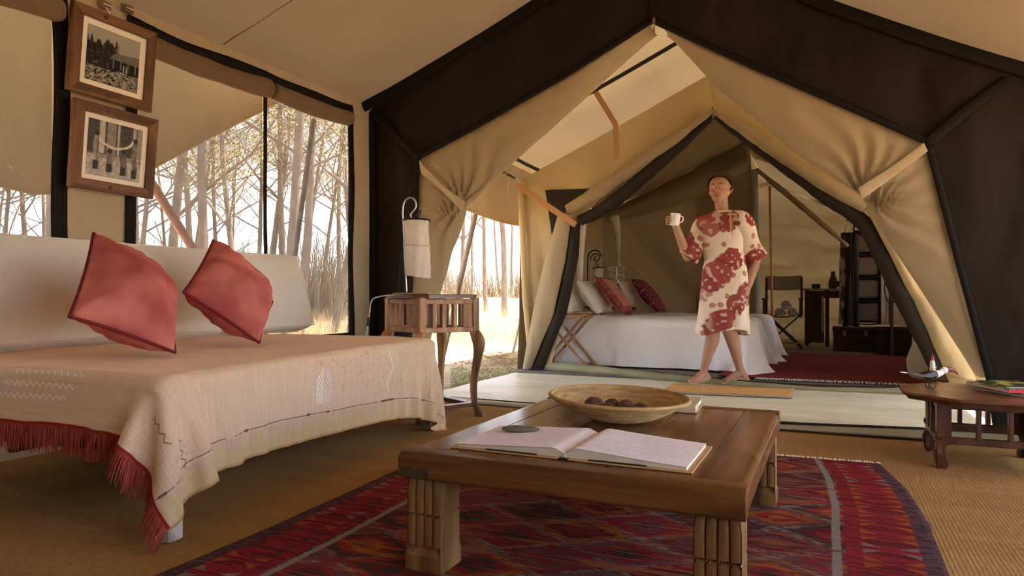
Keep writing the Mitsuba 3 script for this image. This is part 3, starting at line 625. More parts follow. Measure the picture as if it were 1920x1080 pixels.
for_ = [fa(*q) for q in ((1990, 700), (1960, 560), (1900, 420), (1800, 330), (1650, 235), (1500, 190), (1328, 140))]; for_[0][2] = 0.02
part(wf, 'canvas_panel', sheet([for_, mid(for_, fir, .3), mid(for_, fir, .7), fir], 100, 30, dsp, False), 'canvas_facade', True)
part(wf, 'corner_fold', tube(lin([fa(978, 340) + [0, -.03, 0], fa(984, 450) + [0, -.05, 0], fa(988, 560) + [0, -.04, 0], fa(1000, 688) + [0, -.03, 0]], 30), 0.03, 10, sx=.7), 'canvas_facade', True)
tri_ = [fa(1024, 357), fa(1106, 354), fa(1070, 385), fa(1050, 412), fa(1036, 440)]
part(wf, 'dark_gusset', tm([p + [0, -.022, 0] for p in tri_] + [p + [0, -.012, 0] for p in tri_], [[0, 1, 2], [0, 2, 3], [0, 3, 4], [5, 7, 6], [5, 8, 7], [5, 9, 8]]), 'brown_mesh', False)
# roof, side walls and back of the bedroom
bz = np.array([1.80, 2.56, 1.66]); bx = np.array([-2.70, -0.92, 0.98])
def broof(y, a, b, n=8): x = np.linspace(a, b, n); return np.stack([x, x * 0 + y, np.interp(x, bx, bz)], -1)
cb = struct('ceiling_bedroom', 'tan canvas roof of the bedroom tent')
bd = lambda P, s, t_: (((meshkit.fbm(P * [1.5, 1.0, .1], 3, 21) - .5) * .06)[..., None]) * np.array([0, 0, 1.0])
put(cb, sheet([broof(y, -2.70, -.92) for y in (6.0, 7.5, 8.7)], 50, 40, bd), 'canvas_bedroom', True)
part(cb, 'slope', sheet([broof(y, -.92, .98) for y in (5.86, 7.5, 8.7, 11.9)], 50, 60, bd), 'canvas_bedroom', True)
wbl = struct('wall_bedroom_left', 'tan canvas wall at the heads of the beds')
put(wbl, sheet([[(-2.70, y, 1.80) for y in (6.0, 7, 8, 8.7)], [(-2.70, y, .9) for y in (6.0, 7, 8, 8.7)], [(-2.70, y, 0) for y in (6.0, 7, 8, 8.7)]], 60, 30, lambda P, s, t_: nfold(P, .05, (1, 5, .6), 31, (1, 0, 0))), 'canvas_bedroom', True)
wbr = struct('wall_bedroom_right', 'tan canvas wall at the right of the bedroom tent')
wfold = lambda P, s, t_: nfold(P, .03, (1, 3, .6), 32, (1, 0, 0))
for y0, y1, z0, z1 in ((5.7, 7.7, 0, 1.68), (7.7, 8.95, 1.42, 1.68), (7.7, 8.95, 0, .72), (8.95, 11.9, 0, 1.68)):
    part(wbr, 'canvas_panel', sheet([[(.98 + .07 * (1 - z / 1.68), y, z) for y in np.linspace(y0, y1, 6)] for z in (z1, z1 * .66 + z0 * .34, z1 * .33 + z0 * .67, z0)], 40, 24, wfold), 'canvas_bedroom', True)
wn5 = struct('window_5', 'insect netting window in the right wall of the bedroom tent')
part(wn5, 'netting', tm([(1.015, 7.68, .70), (1.015, 8.97, .70), (.985, 8.97, 1.44), (.985, 7.68, 1.44)], [[0, 1, 2], [0, 2, 3]]), 'insect_net', False)
wbb = struct('wall_bedroom_back', 'tan canvas gable partition behind the beds')
YB = 8.65
gl = [(-2.70, YB, 0), (-2.70, YB, 1.80), (-1.8, YB, 2.18), (-.92, YB, 2.56)]; gr = [(-.80, YB, 0), (-.80, YB, 1.3), (-.82, YB, 1.8), (-.86, YB, 2.50)]
diag = lambda P, s, t_: (((meshkit.noise(np.stack([(P[..., 0] * 1.0 + P[..., 2] * .9) * 3.0, P[..., 2] * .4, P[..., 0] * 0], -1), 4) - .5) * .24 * np.sin(np.pi * np.clip(t_, 0, 1)))[..., None]) * np.array([0, 1.0, 0])
put(wbb, sheet([lin(gl, 40), mid(lin(gl, 40), lin(gr, 40), .35), mid(lin(gl, 40), lin(gr, 40), .7), lin(gr, 40)], 90, 60, diag, False), 'canvas_bedroom', True)
# swag along the top of the gable and the side curtains tied behind it
sw = sheet([[(-2.66, YB - .05, 1.78), (-1.8, YB - .05, 2.15), (-.90, YB - .05, 2.50)], [(-2.62, YB - .16, 1.72), (-1.75, YB - .18, 1.98), (-.88, YB - .12, 2.34)], [(-2.60, YB - .06, 1.66), (-1.70, YB - .05, 1.86), (-.87, YB - .05, 2.22)]], 60, 20, lambda P, s, t_: nfold(P, .04, (4, 1, 5), 41))
part(wbb, 'gathered_swag', sw, 'canvas_bedroom', True)
vp = [at(1590, 462, Y=YB), at(1500, 385, Y=YB), at(1418, 318, Y=YB)]
part(wbb, 'tied_back_flap', bump(tube(spline(vp, 30), np.interp(np.linspace(0, 1, 30), [0, .5, 1], [.03, .05, .035]), 12, sy=.7), .010, 14, 3), 'canvas_bedroom', True)
part(wbb, 'post_sleeve', bump(tube(lin([at(1415, 318, Y=YB), at(1418, 450, Y=YB), at(1420, 560, Y=YB), (-.80, YB, .0)], 30), 0.035, 10), .006, 12, 4), 'grey_canvas', True)
# bathroom annex behind
wa = struct('wall_annex', 'tan canvas wall of the annex behind the bedroom')
put(wa, sheet([[(-1.5, 11.85, 2.62), (-.5, 11.9, 2.55), (1.1, 11.85, 1.82)], [(-1.5, 11.85, 1.2), (-.5, 11.9, 1.2), (1.1, 11.85, .9)], [(-1.5, 11.85, 0), (-.5, 11.9, 0), (1.1, 11.85, 0)]], 50, 40, lambda P, s, t_: nfold(P, .08, (1.5, 1, 4), 33)), 'canvas_bedroom', True)
part(wa, 'side_panel', sheet([[(-1.5, YB, 2.3), (-1.5, 11.85, 2.3)], [(-1.5, YB, 0), (-1.5, 11.85, 0)]], 20, 10), 'canvas_bedroom', True)
ca = struct('ceiling_annex', 'tan canvas roof of the annex'); put(ca, sheet([[(-1.5, YB, 2.42), (-1.5, 11.9, 2.42)], [(-.90, YB, 2.58), (-.90, 11.9, 2.58)]], 20, 8), 'canvas_bedroom', True)
fb = struct('floor_bedroom', 'dark grey woven floor of the bedroom tent')
put(fb, floor_sheet(-2.70, 1.05, 5.72, 9.3, 60, 50, lambda x, y: 0.010 + 0.002 * np.sin(x * 3 + y) - 0.0 * x), 'grey_weave', True)
fa_ = struct('floor_annex', 'dull canvas floor of the annex'); put(fa_, floor_sheet(-1.5, 1.05, 9.3, 11.9, 20, 20, lambda x, y: 0.012 + 0.002 * np.sin(x * 4 + y)), 'tarp_dark', True)
th = struct('trim_2', 'rolled groundsheet edge at the bedroom doorway')
pts = [(-2.68, 6.16, .035), (-2.5, 6.06, .04), (-1.9, 5.87, .04), (-1.0, 5.66, .028), (-.2, 5.58, .016), (.4, 5.62, .024), (.80, 5.66, .035)]
rp = spline(pts, 90); part(th, 'groundsheet_roll', bump(tube(rp, np.interp(rp[:, 0], [-2.7, -1.9, -.9, 0, .8], [.052, .045, .028, .018, .03]), 14, sx=1.25), .006, 12, 3), 'groundsheet_roll', True)
part(th, 'black_binding', tube(rp + np.stack([rp[:, 0] * 0, rp[:, 0] * 0 + .045, np.interp(rp[:, 0], [-2.7, -1, .8], [.030, .018, .014])], -1), 0.012, 8), 'black_binding', True)
cloth_thin('canvas_blind', canvas_fn((0.25, 0.17, 0.10), 0.15), 0.5)
# ================================================================ DOOR FLAPS, STRAPS, POLES
def flap(name, label, A, B, ya, yb, bulge, mat, seed, fn=at, back=0.10, gather=None, amp=.02, strap=None):
    k = thing(name, label, 'tent flap')
    n = 120
    A = lin([np.asarray(fn(u, v, Y=ya)) for u, v in A], n); B = lin([np.asarray(fn(u, v, Y=yb)) for u, v in B], n)
    Mi = A * .5 + B * .5 + [0, -bulge, 0]; C = B * .86 + A * .14 + [0, back, 0]; D = B * .6 + A * .4 + [0, back * 1.3, 0]
    B2 = B + [0, back * .35, 0]
    def disp(P, s, t_):
        d = nfold(P, amp, (3.2, .5, 1.1), seed) + nfold(P, amp * .22, (13, .5, 4.5), seed + 1)
        if gather is not None:
            g = np.asarray(gather); r = np.linalg.norm(P - g, axis=-1); ang = np.arctan2(P[..., 2] - g[2], P[..., 0] - g[0])
            w = np.exp(-r / .35) * np.clip(r / .08, 0, 1)
            d = d + (w * .035 * np.sin(ang * 17 + 2 * np.sin(r * 9)))[..., None] * np.array([0, 1.0, 0])
        return d * np.clip(t_ * 5, 0, 1)[..., None]
    part(k, 'canvas', sheet([A, A * .75 + B * .25 + [0, -bulge * .75, 0], Mi, A * .2 + B * .8 + [0, -bulge * .8, 0], B, B2, C, D], n, 46, disp, False), mat, True)
    return k
tieL, tieR = at(869, 384, Y=YP + .12), at(1617, 368, Y=YP + .12)
k = flap('door_flap', 'tan canvas door flap tied back in a swag at the left of the dark doorway', [(1224, 46), (1060, 141), (905, 230), (786, 297), (779, 400), (767, 546), (757, 690)],
         [(1224, 56), (1085, 192), (965, 297), (870, 384), (854, 440), (822, 546), (788, 690)], YP + .03, YP + .12, .05, 'canvas_flap', 3, gather=tieL)
part(k, 'tie_strap', thick(sheet([[at(786, 300, Y=YP - .03), at(828, 345, Y=YP + .0), at(872, 378, Y=YP + .02)], [at(790, 326, Y=YP - .03), at(830, 360, Y=YP + .0), at(868, 398, Y=YP + .02)]], 16, 4), .006), 'strap_web', True, label='webbing tie strap')
k = flap('door_flap', 'tan canvas door flap tied back at the right of the dark doorway', [(1230, 46), (1420, 127), (1600, 204), (1739, 268), (1759, 350), (1799, 500), (1853, 706)],
         [(1248, 58), (1340, 160), (1500, 292), (1617, 368), (1652, 430), (1738, 560), (1833, 706)], YP + .03, YP + .12, .05, 'canvas_flap', 6, gather=tieR)
part(k, 'tie_strap', thick(sheet([[at(1610, 352, Y=YP + .02), at(1675, 310, Y=YP + .0), at(1732, 268, Y=YP - .03)], [at(1616, 374, Y=YP + .02), at(1682, 327, Y=YP), at(1740, 283, Y=YP - .03)]], 16, 4), .006), 'strap_web', True, label='webbing tie strap')
# bedroom doorway: canvas rolled up with its dark mesh lining
def roll(pts, r, mat, k, name, dy, seed, sx=1.0, n=60, f=fa):
    p = spline([np.asarray(f(u, v)) + [0, dy, 0] for u, v in pts], n); rr = np.interp(np.linspace(0, 1, n), np.linspace(0, 1, len(r)), r)
    m = tube(p, rr, 18, sx=sx); m = bump(m, .010, [9, 9, 9], seed)
    return part(k, name, m, mat, True)
def leaf(k, name, A, B, mat, dy, seed, amp=.02):
    A = lin([np.asarray(fa(u, v)) + [0, dy, 0] for u, v in A], 50); B = lin([np.asarray(fa(u, v)) + [0, dy, 0] for u, v in B], 50)
    return part(k, name, sheet([A, (A + B) / 2 + [0, -.04, 0], B, (A + B) / 2 + [0, .05, 0]], 50, 30, lambda P, s, t_: nfold(P, amp, (7, 1, 1.5), seed), False), mat, True)
k = thing('door_flap', 'rolled canvas and dark mesh door flap along the left edge of the bedroom doorway', 'tent flap')
roll([(1338, 211), (1265, 262), (1185, 318), (1120, 364), (1068, 394)], [.02, .05, .062, .060, .05], 'canvas_flap', k, 'rolled_canvas', -.05, 3)
roll([(1338, 218), (1265, 282), (1190, 345), (1130, 392), (1088, 414)], [.02, .045, .06, .062, .05], 'brown_mesh', k, 'rolled_mesh', .0, 4)
leaf(k, 'hanging_canvas', [(1050, 404), (1028, 480), (1006, 570), (984, 690)], [(1076, 412), (1064, 490), (1042, 590), (1000, 690)], 'canvas_flap', -.06, 5)
leaf(k, 'hanging_mesh', [(1072, 412), (1058, 490), (1034, 590), (994, 692)], [(1089, 418), (1086, 480), (1062, 590), (1020, 692)], 'brown_mesh', -.01, 6, .03)
k = thing('door_flap', 'rolled canvas and dark mesh door flap along the right edge of the bedroom doorway', 'tent flap')
roll([(1342, 211), (1420, 262), (1500, 316), (1570, 362), (1622, 392)], [.02, .045, .05, .05, .035], 'canvas_flap', k, 'rolled_canvas', -.05, 7)
roll([(1342, 219), (1420, 275), (1500, 332), (1565, 378), (1612, 412), (1640, 450)], [.02, .045, .05, .055, .06, .055], 'brown_mesh', k, 'rolled_mesh', 0, 8)
roll([(1618, 412), (1655, 480), (1700, 570), (1735, 640), (1762, 700)], [.05, .065, .07, .06, .055], 'brown_mesh', k, 'hanging_mesh', 0, 9)
leaf(k, 'hanging_canvas', [(1622, 392), (1668, 480), (1722, 590), (1772, 700)], [(1640, 392), (1716, 520), (1770, 610), (1830, 712)], 'canvas_facade', -.05, 10, .05)

def strap(name, label, pts, w, mat='strap_leather'):
    k = thing(name, label, 'strap'); p = [np.asarray(q) for q in pts]
    put(k, cat([beam(a, b + (b - a) * .03, w, .008, .002, (0, 1, 0)) for a, b in zip(p[:-1], p[1:])]), mat)
    return k
strap('canvas_strap', 'tan strap hanging from the black roof pole above the bedroom tent', [at(1113, 166, Y=5.3), at(1154, 233, Y=5.36), at(1158, 296, Y=5.42)], .045)
strap('canvas_strap', 'tan strap slanting across the left shoulder of the bedroom tent front', [fa(984, 351) + [0, -.16, 0], fa(1035, 388) + [0, -.15, 0], fa(1087, 423) + [0, -.13, 0]], .055)
k = thing('corner_rope', 'thin rope and toggle holding the left corner of the bedroom tent front', 'rope')
put(k, tube(spline([at(946, 325, Y=5.6), at(965, 330, Y=5.72), at(978, 345, Y=5.85), at(990, 352, Y=5.9)], 20), .006, 6), 'rope')
part(k, 'toggle', tube([at(944, 323, Y=5.6), at(966, 334, Y=5.7)], .011, 8), 'black_pole')
part(k, 'loose_end', tube(spline([at(955, 330, Y=5.65), at(952, 355, Y=5.65), at(956, 380, Y=5.65)], 14), .004, 5), 'rope')
for (u, v, Y, lab) in ((1226, 38, YP - .05, 'small brass zip pull at the peak of the dark doorway'), (1340, 208, None, 'small brass zip pull at the peak of the bedroom doorway')):
    p = at(u, v, Y=Y) if Y else fa(u, v) + [0, -.1, 0]; k = thing('zip_pull', lab, 'zip pull')
    put(k, cat(box((.018, .012, .03), p, .003), tube(spline([p + [0, -.002, -.012], p + [.008, -.004, -.03], p + [0, -.004, -.045], p + [-.008, -.004, -.03]], 20, True), .003, 6, True)), 'brass')
    part(k, 'hanging_tag', box((.011, .005, .045), p + [.002, -.006, -.065], .002), 'brass')

def pole(name, label, a, b, r, mat, cat_='tent pole', cap=True):
    k = thing(name, label, cat_); a, b = np.asarray(a, float), np.asarray(b, float)
    put(k, tube(lin([a, b], 10), r, 12), mat)
    if cap: part(k, 'spike', tube(lin([b, b + (b - a) / np.linalg.norm(b - a) * .06], 3), r * .45, 8), 'steel')
    return k
pole('tent_pole', 'grey leaning pole outside the netting window nearest the dark doorway', at(588, 225, X=-3.8), at(530, 640, X=-3.8), .022, 'dull_grey_paint')
pole('tent_pole', 'dark wooden pole propping the fly outside the gap between the tents', at(903, 352, X=-3.12), at(828, 672, X=-3.75) * [1, 1, 0] + [0, 0, 0.0], .026, 'pole_wood')
pole('tent_pole', 'pinkish pole slanting behind the lower framed photograph', at(272, 325, X=-3.75), at(378, 492, X=-3.75), .028, 'pink_pole')
pole('tent_pole', 'short pale stake outside the gap, left of the bedroom tent corner', at(984, 560, X=-3.3), at(962, 660, z=-.02), .018, 'bare_wood')
pole('tent_pole', 'short grey pole at the bottom right corner of the netting windows', at(664, 555, X=-3.5), at(650, 640, X=-3.5), .018, 'grey_paint')
def cordthing(label, pts, r=.004): k = thing('guy_rope', label, 'rope'); put(k, tube(spline(pts, 24), r, 6), 'rope'); return k
cordthing('thin rope slanting down outside the netting at the far left', [at(47, 365, X=-4.0), at(30, 400, X=-4.1), at(12, 455, X=-4.2)])
cordthing('thin rope below the pinkish pole behind the left red cushion', [at(290, 415, X=-4.0), at(300, 445, X=-4.0), at(312, 475, X=-4.05)])
cordthing('double rope tied to the stake outside the end of the windows', [at(645, 538, X=-3.45), at(637, 580, X=-3.4), at(628, 622, X=-3.35)], .006)
# buckles and cord at the eave above the framed photographs
for u, v, lab in ((198, 10, 'metal eave buckle above the upper framed photograph'), (241, 17, 'metal eave buckle to the right of the upper framed photograph')):
    p = at(u, v, X=-3.19); k = thing('buckle', lab, 'buckle')
    put(k, box((.012, .055, .045), p, .006), 'brass'); part(k, 'bar', tube([p + [.01, -.02, 0], p + [.01, .02, 0]], .006, 8), 'steel')
k = thing('hanging_string', 'white string knotted on the buckle holding the framed photographs', 'cord'); p = at(198, 14, X=-3.17)
put(k, tube(spline([p, p + [.01, .012, -.03], p + [.01, -.006, -.045], p + [.01, .016, -.06], p + [.008, .03, -.08], at(205, 40, X=-3.16)], 40), .004, 6), 'cord_white')

# ================================================================ LOUNGE: SOFA
DX, DY, SH = 1.25, 1.83, 0.48
so = np.array([-2.94, 1.19, 0.0]); sey = np.array([-.215, 1.86, 0]); sey /= np.linalg.norm(sey); sex = np.array([sey[1], -sey[0], 0])
sl = lambda x, y, z: so + sex * x + sey * y + [0, 0, z]
SM = mat4(sex, sey, [0, 0, 1], so)
def inS(m): m = m.copy(); m.apply_transform(SM); return m
k = thing('daybed', 'daybed base on whitewashed legs under the faded pink bedspread', 'sofa')
def softbox(w, h, t, r, bulge=0.0, n=14, seed=0, wr=0.0):
    m = trimesh.creation.box((2, 2, 2)); 
    for _ in range(4): m = m.subdivide()
    p = np.array(m.vertices); half = np.array([w, h, t]) / 2; e = np.sign(p) * np.abs(p) ** .8 * half; inn = half - r; q = np.clip(e, -inn, inn); d = e - q; l = np.linalg.norm(d, axis=1, keepdims=True)
    out = np.where(l > 1e-9, q + r * d / np.maximum(l, 1e-9), e)
    out[:, 2] *= 1 + bulge * (1 - (p[:, 0]) ** 2) * (1 - (p[:, 1]) ** 2)
    m.vertices = out
    return bump(m, wr, [7, 7, 7], seed) if wr else m
part(k, 'mattress', inS(move(softbox(DX - .02, DY - .02, .16, .05), (DX / 2, DY / 2, SH - .085))), 'cream_cloth', True)
part(k, 'frame', inS(cat(box((DX - .1, .05, .10), (DX / 2, .06, .30)), box((DX - .1, .05, .10), (DX / 2, DY - .06, .30)), box((.05, DY - .1, .10), (.06, DY / 2, .30)), box((.05, DY - .1, .10), (DX - .06, DY / 2, .30)))), 'dark_wood')
for x, y in ((DX - .045, .06), (DX - .045, DY - .02), (.06, .06), (.06, DY - .06)):
    part(k, 'leg', inS(box((.055, .055, .36), (x, y, .18), .004)), 'grey_paint')
part(k, 'cross_bar', inS(box((.03, DY - .2, .05), (.5, DY / 2, .22))), 'dark_wood')
P, gxx, gyy = drape(DX, DY, .32, .135, .19, SH + .006, step=.026, seed=5, steps=150, iters=8, slack=.004, skew=.085)
P = refine(P, 2); GX = refine(np.stack([gxx, gyy], -1), 2)
P = P + (((meshkit.fbm(P * [5, 5, 3], 3, 2) - .5) * .010)[..., None]) * np.array([.3, .3, 1])
P = P + (((meshkit.fbm(P * [1.6, 1.6, 0], 2, 6) - .5) * .02 * (P[..., 2] > SH - .02))[..., None]) * np.array([0, 0, 1.0])
UV = np.stack([GX[..., 0] + 1.32 - DX, GX[..., 1] + .135], -1)
W = P @ SM[:3, :3].T + so
k = thing('bedspread', 'faded pink embroidered bedspread with red fringe draped over the daybed', 'bedspread')
g = grid(W, UV); put(k, g, 'bedspread', True)
# fringe along the near end: one yarn after another, hanging from the hem
fr = []; edge = W[:, 0]; inner = W[:, 2]; arc = np.r_[0, np.cumsum(np.linalg.norm(np.diff(edge, axis=0), axis=1))]
for s in np.arange(0.0, arc[-1], 0.0021):
    i = np.searchsorted(arc, s); i = min(max(i, 1), len(edge) - 1); t_ = (s - arc[i - 1]) / max(arc[i] - arc[i - 1], 1e-9)
    e = edge[i - 1] * (1 - t_) + edge[i] * t_; d = e - (inner[i - 1] * (1 - t_) + inner[i] * t_); d /= np.linalg.norm(d) + 1e-9
    d = d * .6 + np.array([rng.uniform(-.16, .16), rng.uniform(-.16, .12), -.7]); d /= np.linalg.norm(d); L = rng.uniform(.055, .078)
    q = np.array([e, e + d * L * .5, e + (d + [0, 0, -.15]) * L]); q[:, 2] = np.maximum(q[:, 2], .004)
    fr.append(tube(q, [.0014, .0015, .0009], 3))
part(k, 'fringe', cat(fr), 'fringe_red', False, label='red knotted fringe', kind='stuff')
hem = W[-1]; part(k, 'hem_cord', tube(hem[::2], .0035, 6), 'tan_leather', True)

# back cushions leaning on the netting
def place(m, o, x, y, z=None):
    x = np.asarray(x, float); x /= np.linalg.norm(x); y = np.asarray(y, float); y = y - x * (x @ y); y /= np.linalg.norm(y)
    m = m.copy(); m.apply_transform(mat4(x, y, np.cross(x, y), o)); return m
grp = 'cream back cushions along the daybed'
for i, (y0, y1, xb, lab) in enumerate(((1.15, 2.18, -2.95, 'long cream back cushion at the near end of the daybed'), (1.98, 2.66, -2.985, 'cream back cushion between the two red cushions'), (2.67, 3.36, -3.0, 'cream back cushion at the far end of the daybed'))):
    k = thing('back_cushion', lab, 'cushion', grp); w = y1 - y0
    m = softbox(w, .47, .17, .045, .12, seed=i, wr=.006); c = np.array([xb - .06, (y0 + y1) / 2, SH + .245])
    put(k, place(m, c, (-.03 + .03 * i, 1, 0), (-.30, 0, 1)), 'cream_cloth', True)
    pp = np.array([[sx * (w / 2 - .012), sy * (.235 - .012), .075] for sx, sy in ((-1, -1), (1, -1), (1, 1), (-1, 1))])
    pp = np.vstack([lin(np.vstack([pp[j], pp[(j + 1) % 4]]), 12)[:-1] for j in range(4)])
    part(k, 'piping', place(tube(pp, .004, 6, True), c, (-.03 + .03 * i, 1, 0), (-.30, 0, 1)), 'cream_cloth', True)
# two red velvet cushions standing on a corner
def quad_pillow(k, C4, t, nrm, mat, pip, seed, uvs=False, flange=0.0, wr=.008, pinch=.05):
    Tq, Rq, Bq, Lq = [np.asarray(p, float) for p in C4]; m, e = pillow(2, 2, 1, seed, pinch=pinch, wrinkle=0, flange=flange)
    def mp(p):
        u, v = (p[:, 0] + 1) / 2, (p[:, 1] + 1) / 2
        return (Tq[None] * ((1 - u) * (1 - v))[:, None] + Rq[None] * (u * (1 - v))[:, None] + Bq[None] * (u * v)[:, None] + Lq[None] * ((1 - u) * v)[:, None]) + p[:, 2:] * t * np.asarray(nrm)
    v0 = np.array(m.vertices); w = m.copy(); w.vertices = mp(v0)
    r = np.hypot(v0[:, 0], v0[:, 1]); a = np.arctan2(v0[:, 1], v0[:, 0])
    th_ = np.clip(np.abs(v0[:, 2]) * 4, 0, 1)
    dz = wr * ((meshkit.fbm(np.stack([v0[:, 0] * 2.2, v0[:, 1] * 2.2, np.sign(v0[:, 2]) + seed], -1), 3, seed) - .5) * 2.4 + .9 * np.sin(a * 19 + 4 * meshkit.noise(np.stack([a * 2, r * 2, r * 0 + seed], -1), seed)) * np.clip(r - .7, 0, 1))
    w.vertices = np.array(w.vertices) + (dz * th_ * np.sign(v0[:, 2]))[:, None] * np.asarray(nrm)
    put(k, w, mat, True, uv=(v0[:, :2] + 1) / 2 if uvs else None)
    if pip: part(k, 'piping', tube(mp(e), .006, 6, True), pip, True)
for (Tp, Rp, Bp, Lp, XT, lab, sd) in (((175, 437), (326, 546), (328, 661), (130, 594), -2.66, 'faded red velvet cushion standing on its corner, the left of the pair on the daybed', 3), ((400, 450), (511, 566), (486, 643), (344, 548), -2.74, 'faded red velvet cushion standing on its corner, the right of the pair on the daybed', 8)):
    A, B = at(*Tp, X=XT), at(*Bp, z=SH + .03); hd_ = np.array([-.32, .95, 0]); a = (A - B) / np.linalg.norm(A - B); nn = np.cross(hd_, a); nn /= np.linalg.norm(nn)
    if nn[0] < 0: nn = -nn
    C = (A + B) / 2
    ray = lambda u, v: (lambda q: EYE + q * (((C - EYE) @ nn) / (q @ nn)))(at(u, v, d=1.0) - EYE)
    k = thing('velvet_cushion', lab, 'cushion', 'red velvet cushions on the daybed')
    quad_pillow(k, (A, ray(*Rp), B, ray(*Lp)), .24, nn, 'velvet', 'velvet_piping', sd, wr=.016)

# ================================================================ FRAMED PHOTOGRAPHS
def photo_house(p, n, uv):
    u, v = uv.x, uv.y; k = noise(u * 40, v * 40) * .5 + noise(u * 90, v * 90) * .5
    g = mi.Float(.62) - .10 * (1 - v)
    gd = .50 + .35 * (k - .5) * 2 - .3 * smoothstep(.55, .75, noise(u * 22, v * 60)); g = dr.select(v < .30, gd, g)
    tree = smoothstep(.50, .46, v - .20 - .16 * noise(u * 26, 3) - .05 * noise(u * 70, 5)) * smoothstep(.62, .50, u) * smoothstep(.26, .3, v)
    g = g * (1 - tree) + tree * (.05 + .25 * smoothstep(.55, .75, k))
    low = smoothstep(.40, .36, v) * smoothstep(.26, .30, v - .03 * noise(u * 15, 9)); g = g * (1 - low) + low * (.05 + .30 * smoothstep(.6, .75, k))
    verandah = smoothstep(.44, .46, u) * smoothstep(.52, .5, v) * smoothstep(.33, .35, v); g = g * (1 - verandah) + verandah * (.05 + .30 * smoothstep(.15, .08, dr.abs(u * 7 - dr.floor(u * 7) - .5)))
    roof = smoothstep(0, .01, v - .50 - .02 * (u - .4)) * smoothstep(0, .01, .62 + .10 * (u - .4) - v) * smoothstep(0, .02, u - .40 - (v - .5) * .9); g = g * (1 - roof) + roof * (.38 + .06 * dr.sin(v * 160))
    fig = smoothstep(.014, .009, dr.abs(u - .70)) * smoothstep(.30, .31, v) * smoothstep(.46, .44, v) + smoothstep(.014, .009, dr.abs(u - .755)) * smoothstep(.29, .30, v) * smoothstep(.45, .43, v); g = dr.maximum(g, .68 * dr.minimum(fig, 1))
    return mi.Color3f(g * g * 1.0, g * g * .93, g * g * .78)
M('old_photo_house', photo_house, .35)
def photo_people(p, n, uv):
    u, v = uv.x, uv.y; k = noise(u * 30, v * 30)
    g = mi.Float(.22) + .12 * k
    for x0, x1, c in ((.0, .16, .18), (.2, .30, .66), (.34, .50, .45), (.53, .57, .62), (.60, .80, .16), (.82, .88, .6), (.9, 1., .5)): g = dr.select((u > x0) & (u < x1) & (v > .42), c + .1 * k, g)
    flo = smoothstep(.40 + .05 * u, .36 + .05 * u, v); g = g * (1 - flo) + flo * (.66 + .2 * (k - .5))
    g = dr.select((v < .40) & (v > .33) & (u > .12), .42 + .2 * k, g)
    d = dr.sqrt(dr.square((u - .50) / .34) + dr.square((v - .80) / .25)); tusk = smoothstep(.10, .07, dr.abs(d - 1) * 1.0) * smoothstep(.78, .74, v); g = g * (1 - tusk) + tusk * .80
    for x, w, top, bot, c in ((.16, .045, .74, .12, .50), (.87, .05, .74, .06, .38), (.40, .065, .46, .10, .40), (.66, .07, .50, .08, .34)):
        b = smoothstep(w, w * .75, dr.abs(u - x - .02 * dr.sin(v * 9))) * smoothstep(top, top - .03, v) * smoothstep(bot, bot + .02, v); g = g * (1 - b) + b * (c + .25 * (noise(u * 40, v * 16) - .5))
        hd2 = smoothstep(.050, .038, dr.sqrt(dr.square(u - x) + dr.square(v - top - .02))); g = g * (1 - hd2) + hd2 * .12
        lg = smoothstep(.03, .02, dr.abs(dr.abs(u - x) - .022)) * smoothstep(bot + .16, bot + .14, v) * smoothstep(bot - .01, bot, v); g = g * (1 - lg) + lg * .10
    g = dr.clip(g, .04, .9); return mi.Color3f(g * g * 1.0, g * g * .90, g * g * .76)
M('old_photo_people', photo_people, .35)
M('mat_board', (.90, .83, .70), .9)
